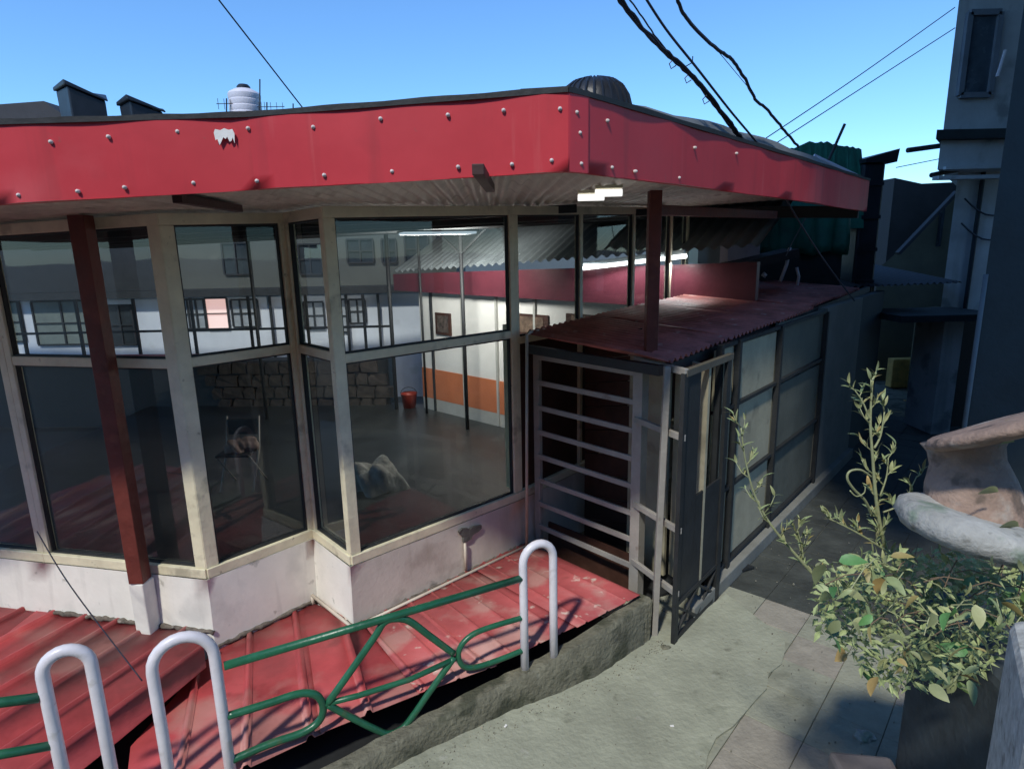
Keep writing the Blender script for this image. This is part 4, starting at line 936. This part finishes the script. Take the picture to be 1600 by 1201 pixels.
# white tank with antennas
Y = 13.5; a, b, c = atY(362, 190, Y), atY(410, 190, Y), atY(384, 133, Y); R_ = (b.x-a.x)/2; cx = (a.x+b.x)/2; zb = a.z-.3; ztp = atY(386, 140, Y).z
wt = thing('white_water_tank', (cx, Y, zb), 'white ribbed cylindrical water tank with dark lid standing among antennas behind the fascia', 'tank')
prof = [(0, 0), (R_, 0)]
n_ = 7; hh = ztp-zb
for k in range(n_):
    z0 = hh*k/n_*.92; prof += [(R_, z0+.02), (R_, z0+hh/n_*.7), (R_*.965, z0+hh/n_*.8)]
prof += [(R_*.93, hh*.93), (R_*.55, hh), (0, hh)]
MB().lathe(prof, (cx, Y, zb), n=28).build('tank_body', m_tank, wt, smooth=2)
MB().lathe([(R_*.42, 0), (R_*.42, .07), (R_*.3, .11), (0, .11)], (cx, Y, ztp-.02), n=20).build('lid', m_black, wt, smooth=2)
def antenna(px, y0, y1, yarm, arms, lab, Y=13.2):
    a, b = atY(px, y1+12, Y), atY(px, y0, Y); t = thing('roof_antenna', a, lab, 'antenna', 'antennas by the white tank')
    MB().tube([a, b], .014, 6).build('mast', m_dark, t)
    if arms:
        c = atY(px, yarm, Y); bm_ = MB(); bm_.bar(c+V(-.18, -.05, 0), c+V(.32, .1, .03), .012, .012)
        for k in range(5): q = c+V(-.15+.11*k, -.04+.03*k, 0); bm_.bar(q+V(0, 0, -.10), q+V(0, 0, .10), .008, .008, up=(0, 1, 0))
        bm_.build('aerial', m_dark, t)
antenna(354, 154, 190, 163, 1, 'thin rooftop antenna just left of the white tank')
antenna(406, 124, 160, 0, 0, 'tallest thin antenna mast, rising from the top right of the white tank')
antenna(417, 160, 190, 168, 1, 'branched antenna just right of the white tank')
antenna(458, 162, 190, 0, 0, 'bare thin mast farthest right of the white tank')
# black domed tank on the hall roof
Y = 6.2; a, b = atY(871, 178, Y), atY(985, 178, Y); cx = (a.x+b.x)/2; R_ = (b.x-a.x)/2; zt_ = atY(926, 124, Y).z; zb = atY(926, 205, Y).z
bd_ = thing('domed_black_tank', (cx, Y, zb), 'round black ribbed water tank dome showing above the corner of the red fascia', 'tank')
hh = zt_-zb; prof = [(0, -.3), (R_*.97, -.3), (R_, hh*.3), (R_*.99, hh*.45), (R_*.92, hh*.65), (R_*.78, hh*.82), (R_*.58, hh*.93), (R_*.35, hh*.98), (0, hh)]
MB().lathe(prof, (cx, Y, zb), n=40).build('tank_dome', m_black, bd_, smooth=True)
for k in range(26):
    an = 2*pi*k/26; pts = [(cx+cos(an)*r*1.005, Y+sin(an)*r*1.005, zb+z) for r, z in prof[2:-1]]
    MB().tube(pts, .014, 5).build('rib', m_black, bd_)

# ------------------------------------------------------------------ cables
def cable(name, P, r, lab, cat='cable', grp=None, mat=m_cable, wob=0, n=7):
    pts = [tuple(atY(x, y, Y)) for x, y, Y in P]; pts = spl(pts, n)
    if wob:
        rr = random.Random(len(lab)); pts = [(x+rr.uniform(-wob, wob), y, z+rr.uniform(-wob, wob)) for x, y, z in pts]
    o = MB().tube(pts, r, 7).build(name, mat, None, smooth=True); return tag(o, lab, cat, grp)
bc = thing('cable_bundle', atY(1060, 110, 3.6), 'thick black cable bundle crossing the sky to the right red fascia', 'cable')
def cstr(P, r, wob=0, mat=m_cable, seed=0, name='cable'):
    pts = spl([tuple(atY(x, y, Y)) for x, y, Y in P], 8); rr = random.Random(seed)
    pts = [(x+rr.uniform(-wob, wob), y, z+rr.uniform(-wob, wob)) for x, y, z in pts]
    MB().tube(pts, r, 7).build(name, mat, bc, smooth=True)
main = [(955, -20, 3.2), (990, 30, 3.3), (1040, 82, 3.4), (1085, 125, 3.6), (1125, 175, 3.8), (1155, 215, 4.0), (1178, 243, 4.2)]
cstr(main, .010, .003, seed=1)
cstr([(x+5, y+1, Y) for x, y, Y in main], .007, .005, seed=2)
cstr([(x+(14 if y < 60 else 2), y-2, Y) for x, y, Y in main], .004, .002, seed=3)
for x, y in ((1052, 93), (1076, 116), (1104, 149)):
    a = atY(x, y, 3.48 if y < 100 else 3.6); MB().tube([a, a+V(-.02, 0, -.02), a+V(-.01, 0, -.045), a+V(.015, 0, -.03)], .003, 5).build('tie', m_cable, bc)
a, b = atY(1060, 101, 3.5), atY(1082, 98, 3.5); MB().tube([a, a.lerp(b, .5)+V(0, 0, -.015), b, b+V(.0, 0, .03)], .003, 5).build('tie', m_cable, bc)
cable('service_cable', [(998, -20, 3.3), (1040, 45, 3.4), (1090, 108, 3.5), (1140, 172, 3.8), (1195, 240, 4.3), (1218, 290, 4.6), (1245, 340, 4.9), (1290, 410, 5.2), (1335, 470, 5.6)], .0065, 'black cable running beside the thick bundle and on down past the red fascia')
c3 = [(1050, -20, 3.2), (1062, 8, 3.3), (1080, 38, 3.4), (1122, 78, 3.5), (1145, 95, 3.7), (1165, 125, 3.9), (1180, 155, 4.1), (1200, 173, 4.3), (1222, 200, 4.5), (1248, 230, 4.8)]
cable('twisted_cable', c3, .009, 'wavy black cable, right one of the three thick cables in the sky', wob=.003)
cable('thin_cable', [(1120, 78, 3.6), (1145, 108, 3.8), (1180, 150, 4.1)], .002, 'hair thin cable hanging close under the wavy black cable', mat=m_wire)
cable('overhead_wire', [(1492, 12, 8.8), (1340, 120, 8.0), (1188, 222, 7.0)], .006, 'upper of the two thin wires running from the tall house to the fascia', 'wire', 'thin wires from the tall house', m_wire)
cable('overhead_wire', [(1492, 44, 8.8), (1340, 142, 8.0), (1200, 232, 7.0)], .006, 'lower of the two thin wires running from the tall house to the fascia', 'wire', 'thin wires from the tall house', m_wire)
cable('low_wire', [(1400, 262, 9.2), (1470, 248, 9.2)], .006, 'short faint wire between the black tank and the tall house', 'wire', None, m_wire)
cable('sky_wire', [(330, -15, 4.2), (400, 75, 4.6), (484, 183, 5.2)], .005, 'thin dark wire coming down from the sky behind the left red fascia', 'wire')
cable('guy_wire', [(58, 830, 3.55), (110, 915, 3.2), (222, 1063, 2.75)], .0035, 'thin dark wire slanting across the white dwarf wall to the red low roof', 'wire')
cable('crossing_wire', [(1262, 335, 7.0), (1240, 375, 7.0), (1228, 400, 7.0)], .006, 'thin pale wire crossing another in front of the green netting', 'wire', None, m_wire)

# ------------------------------------------------------------------ parapet, urn and plant at the right
pr = thing('garden_parapet', (2.0, 1.7, 0), 'weathered parapet wall coloured dark for shade at the lower right below the stone urn', 'wall')
pa = atz(1392, 1085, 1.0); 
MB().prism([(1.62, 2.25), (1.50, 1.42), (3.6, .9), (3.6, 2.4)], -.05, 1.42).build('wall', m_parapet, pr, bevel=.03)
MB().prism([(1.36, 2.30), (1.30, 1.50), (1.495, 1.46), (1.615, 2.26)], -.05, .62).build('pier', M('grey_pink_pier', (.17, .15, .15), .9, var=.3), pr, bevel=.02)
e = atY(1612, 1120, .85); MB().prism([(e.x, .85), (e.x+.5, .7), (e.x+.6, 1.1), (e.x+.18, 1.12)], -.05, atY(1590, 1120, .85).z).build('corner_pillar', m_pillar, pr, bevel=.02)
# urn
ux = atY(1535, 780, 1.55)
ur = thing('stone_urn', ux, 'weathered stone urn with a broad tilted rim standing among leaves at the right edge', 'urn')
def disc_axis(px, py, ang, face):      # axis of a round whose long side runs at ang (degrees, up to the right), seen nearly from the side
    v = ray(px, py).normalized(); a = radians(ang); n = U2*cos(a)-R2*sin(a); n = (n-v*n.dot(v)).normalized(); return (n-v*face).normalized()
def kk(Y, px, py): return Y/ray(px, py).y
k_ = kk(1.55, 1525, 770)
bc_ = atY(1528, 845, 1.55)
MB().lathe([(.0, 0), (62*k_, .0), (70*k_, 20*k_), (68*k_, 60*k_), (60*k_, 95*k_), (50*k_, 125*k_), (52*k_, 145*k_), (60*k_, 160*k_), (0, 162*k_)], bc_, disc_axis(1525, 770, 8, .12), 60).build('urn_body', m_terra, ur, smooth=True); roughen(ur.children[0], .006, 9)
k_ = kk(1.5, 1600, 655)
MB().lathe([(0, -16*k_), (70*k_, -18*k_), (112*k_, -12*k_), (126*k_, -5*k_), (128*k_, 2*k_), (120*k_, 9*k_), (60*k_, 12*k_), (0, 13*k_)], atY(1590, 662, 1.5), disc_axis(1590, 662, 24, .06), 70).build('urn_rim', m_terra, ur, smooth=True); roughen([c for c in ur.children if c.name.startswith('urn_rim')][0], .004, 12)
k_ = kk(1.5, 1520, 822)
MB().lathe([(0, -20*k_), (72*k_, -24*k_), (90*k_, -20*k_), (100*k_, -6*k_), (98*k_, 12*k_), (86*k_, 22*k_), (60*k_, 25*k_), (0, 25*k_)], atY(1512, 824, 1.5), disc_axis(1512, 824, -20, .22), 70).build('urn_base', m_stone2, ur, smooth=True); roughen([c for c in ur.children if c.name.startswith('urn_base')][0], .009, 10)

# plant
pl_ = thing('leafy_weed', atY(1470, 960, 1.7), 'pale green leafy weed with two tall feathery stalks growing over the parapet', 'plant')
rnd = random.Random(21)
def leafmesh(name, L_, W_, curl, mat, fold=.25, n=6):
    mb = MB(); rows = []
    for i in range(n+1):
        f = i/n; w_ = W_*(sin(pi*f**.8)**.8)+.0004; y = L_*f; z = -curl*L_*f*f
        rows.append([(-w_, y, z+fold*w_), (0, y, z), (w_, y, z+fold*w_)])
    for r in rows: mb.v += [Vector(p) for p in r]
    for k in range(n):
        for q in range(2): mb.f.append((k*3+q, k*3+q+1, (k+1)*3+q+1, (k+1)*3+q))
    me = bpy.data.meshes.new(name); me.from_pydata([tuple(v) for v in mb.v], [], mb.f); me.materials.append(mat)
    for p in me.polygons: p.use_smooth = True
    return me
LM = [leafmesh('leaf', .055, .011, .5, m_leaf), leafmesh('leaf', .05, .014, .25, m_leaf2), leafmesh('leaf', .06, .016, .6, m_leaf3), leafmesh('leaf', .04, .005, .8, m_leaf), leafmesh('leaf', .045, .007, -.5, m_leaf2)]
def leaf(p, d, kind, s=1.0, roll=None):
    d = Vector(d).normalized(); q = d.to_track_quat('Y', 'Z').to_matrix().to_4x4(); r = Matrix.Rotation(rnd.uniform(-1.2, 1.2) if roll is None else roll, 4, 'Y')
    o = bpy.data.objects.new('leaf', LM[kind]); COL.objects.link(o); o.parent = pl_; o.matrix_parent_inverse = Matrix.Translation(pl_.location).inverted()
    o.matrix_basis = Matrix.Translation(p) @ q @ r @ Matrix.Scale(s, 4); return o
px2m = 1.75/F
def branch(P, r0, r1, mat=m_stem, name='stem'):
    pts = [Vector(p) for p in spl([tuple(atY(x, y, Y)) for x, y, Y in P], 5)]; n = len(pts)
    MB().tube(pts, [r0+(r1-r0)*k/(n-1) for k in range(n)], 7).build(name, mat, pl_, smooth=True); return pts
def feather(pts, f0, f1, n, ln, seed):
    rr = random.Random(seed); N = len(pts)-1
    for k in range(n):
        f = f0+(f1-f0)*k/max(1, n-1); q = f*N; i = min(N-1, int(q)); p = pts[i].lerp(pts[i+1], q-i); t = (pts[i+1]-pts[i]).normalized()
        side = R2*(1 if k % 2 else -1); l_ = ln*rr.uniform(.5, 1.1); d = (t*.7+side*rr.uniform(.4, 1.0)+FW*rr.uniform(-.5, .5)).normalized()
        a = p; b = a+d*l_*.5+U2*l_*.12; c = a+d*l_*.8+U2*l_*.45
        MB().tube([a, b, c], [.0022, .0018, .0010], 5).build('twig', m_stem, pl_, smooth=True)
        for q_ in (a.lerp(b, .6), b, c):
            for s_ in range(2):
                leaf(q_, (c-b).normalized()+side*rr.uniform(-.9, .9)+U2*rr.uniform(-.1, .6)+FW*rr.uniform(-.5, .5), rr.choice((3, 3, 4)), rr.uniform(.45, .85))
st1 = branch([(1395, 985, 1.75), (1330, 940, 1.78), (1280, 905, 1.8), (1245, 868, 1.8), (1205, 820, 1.8), (1180, 775, 1.8), (1165, 720, 1.8), (1158, 668, 1.8)], .0062, .0022)
feather(st1, .15, 1.0, 17, .055, 1)
st2 = branch([(1385, 860, 1.7), (1375, 820, 1.7), (1368, 770, 1.7), (1364, 720, 1.7), (1360, 660, 1.7), (1363, 596, 1.7)], .0065, .0028)
feather(st2, .1, 1.0, 14, .05, 2)
b2 = branch([(1366, 700, 1.7), (1376, 680, 1.7), (1382, 643, 1.7)], .0035, .002); feather(b2, .4, 1, 3, .03, 3)
b3 = branch([(1359, 655, 1.7), (1348, 628, 1.7), (1336, 610, 1.7)], .003, .0015); feather(b3, .4, 1, 3, .03, 4)
# curled stem
branch([(1362, 745, 1.68), (1345, 734, 1.66), (1328, 736, 1.65), (1324, 748, 1.65), (1335, 765, 1.66), (1352, 782, 1.67), (1362, 805, 1.7)], .003, .004)
branch([(1328, 766, 1.65), (1338, 775, 1.65), (1350, 770, 1.65), (1352, 760, 1.65)], .002, .0015)
b4 = branch([(1375, 775, 1.7), (1385, 745, 1.7), (1388, 715, 1.7)], .003, .0015); feather(b4, .3, 1, 4, .04, 5)
b5 = branch([(1380, 800, 1.7), (1410, 785, 1.7), (1432, 745, 1.7)], .003, .0015); feather(b5, .3, 1, 4, .03, 6)
b6 = branch([(1400, 870, 1.7), (1345, 835, 1.68), (1300, 812, 1.68)], .004, .0015); feather(b6, .2, 1, 8, .045, 7)
b7 = branch([(1400, 890, 1.68), (1365, 880, 1.66), (1325, 895, 1.66)], .004, .0015); feather(b7, .2, 1, 6, .045, 8)
b8 = branch([(1255, 872, 1.8), (1252, 850, 1.8), (1246, 828, 1.8)], .003, .0015); feather(b8, .2, 1, 6, .04, 9)
# bushy mass
cnt = 0
bush = [((1300, 1600), (850, 1060))]
def dens(x, y):
    # outline of the bush in the photo: upper edge from (1320,860) to (1600,880), lower edge from (1370,1010) to (1600,950)
    up = 862+max(0, (x-1450))*.12; lo = 1075 if x < 1500 else 1075-(x-1500)*.9
    if x < 1380: up += (1380-x)*.15; lo -= (1380-x)*.9
    return up < y < lo
mbx = MB()
tries = 0
while cnt < 240 and tries < 9000:
    tries += 1; x, y = rnd.uniform(1270, 1640), rnd.uniform(835, 1085)
    if not dens(x, y): continue
    Yd = rnd.uniform(1.25, 1.85); p = atY(x, y, Yd)
    leaf(p, (rnd.uniform(-1, .9), rnd.uniform(-.8, .2), rnd.uniform(-.6, .7)), rnd.choice((0, 0, 1, 1, 1, 2, 4, 4, 3, 3)), rnd.uniform(.5, 1.2)); cnt += 1
# dark stems behind, and the smaller leaves joined
stf = MB()
for k in range(2900):
    x, y = rnd.uniform(1275, 1650), rnd.uniform(840, 1080)
    if not dens(x, y): continue
    p = atY(x, y, rnd.uniform(1.5, 1.95)); d = Vector((rnd.uniform(-1, 1), rnd.uniform(-1, .5), rnd.uniform(-.8, .8))).normalized(); s_ = d.orthogonal().normalized()
    L_, w_ = rnd.uniform(.018, .05), rnd.uniform(.003, .009); m_ = p+d*L_*.5+V(0, 0, .004); stf.poly([p, m_+s_*w_, p+d*L_, m_-s_*w_])
o = stf.build('small_leaves', M('small_leaf_green', (.30, .35, .15), .6, var=.4, scale=30), pl_); o['kind'] = 'stuff'  # one green for the small leaves, varied by noise
for k in range(110):
    x, y = rnd.uniform(1350, 1600), rnd.uniform(870, 990); Yd = rnd.uniform(1.4, 1.8)
    a = atY(x, y, Yd); b = a+V(rnd.uniform(-.12, .08), rnd.uniform(-.05, .05), rnd.uniform(-.07, .07)); MB().tube([a, a.lerp(b, .5)+V(0, 0, .012), b], .0016, 5).build('twig', rnd.choice((m_stem, m_dry)), pl_)
h1 = branch([(1500, 985, 1.6), (1502, 1020, 1.58), (1500, 1045, 1.57), (1490, 1065, 1.56)], .004, .003)
for q in h1[-3:]: leaf(q, (-.4, -.2, -1), 1, .8)
h2 = branch([(1430, 1000, 1.62), (1400, 1025, 1.6), (1385, 1030, 1.6)], .003, .002)
for q in h2[-3:]: leaf(q, (-.6, -.2, -.5), 1, .8)
for (x, y, Y, k, s_) in ((1590, 665, 1.45, 1, 1.3), (1560, 768, 1.42, 1, 1.2), (1592, 822, 1.42, 1, 1.3), (1585, 690, 1.42, 0, 1.0)):
    leaf(atY(x, y, Y), (-1, 0, .15), k, s_, 1.0)

# ------------------------------------------------------------------ stones and litter on the lane
def stone(px, py, r, mat, lab, seed, z=0.01):
    p = atz(px, py, z); lump('loose_stone', (p.x, p.y, z), (r, r*.7, r*.6), mat, lab, 'stone', seed=seed, am=.18)
stone(1352, 1150, .055, m_stone2, 'pale loose stone at the foot of the grey pier, the upper of two', 31)
stone(1345, 1196, .075, M('yellow_stone', (.42, .34, .2), .9), 'yellowish loose stone cut by the bottom edge of the picture', 32)
stone(1040, 1012, .035, m_kerb, 'small broken concrete lump at the foot of the thin gate post', 33)
for k, (x, y) in enumerate(((1050, 1134), (790, 1134), (1322, 962))):
    p = atz(x, y, .014); tag(MB().box((p.x, p.y, .017), (.022, .012, .004), k).build('paper_scrap', m_white_mark), ('white paper scrap on the lane below the gate foot', 'tiny white scrap on the lane in front of the last hoop', 'tiny pale scrap on the lane below the feathery stalk')[k], 'litter')
# grit and crumbs lying on the lane and along the kerb
gm = MB(); rg = random.Random(77)
for k in range(900):
    if k % 2: q = rg.uniform(0, 1)*(len(kb)-1.001); i_ = int(q); p = Vector(kb[i_]).lerp(Vector(kb[i_+1]), q-i_); x = p.x+abs(rg.gauss(0, .07))+.01; y = p.y-abs(rg.gauss(0, .07))-.01
    else: x = rg.uniform(-.4, 3.2); y = rg.uniform(2.4, 5.6)
    r = rg.uniform(.0015, .006)*(1.6 if rg.random() < .06 else 1); 
    gm.hexa([(x-r, y-r, .008), (x+r, y-r*.6, .008), (x+r*.7, y+r, .008), (x-r*.8, y+r*.8, .008)], [(x-r*.5, y-r*.5, .012+r), (x+r*.5, y-r*.3, .012+r*.8), (x+r*.4, y+r*.5, .012+r), (x-r*.4, y+r*.4, .012+r*.7)])
tag(gm.build('grit', M('grit', (.2, .19, .15), .9, var=.6, scale=15), None), kind='stuff')
# building across the lane, behind the viewer
bh = thing('opposite_house', (0, -9, 0), 'plain dark house behind the viewer across the lane', 'building')
MB().prism([(-14, -7), (10, -7), (10, -12), (-14, -12)], -.5, 8.2).build('wall', m_olive, bh)
for k in range(6):
    for z_ in (1.0, 4.2):
        x_ = -12+k*3.6
        wv = MB().box((x_, -6.97, z_+.8), (1.3, .06, 1.5)).build('window', m_cream, bh)
        o = MB().box((x_, -6.93, z_+.8), (1.1, .03, 1.3)).build('pane', m_win, None); o.parent = wv
MB().box((-2, -6.6, 3.35), (24, .9, .15)).build('balcony_slab', m_shed3, bh)
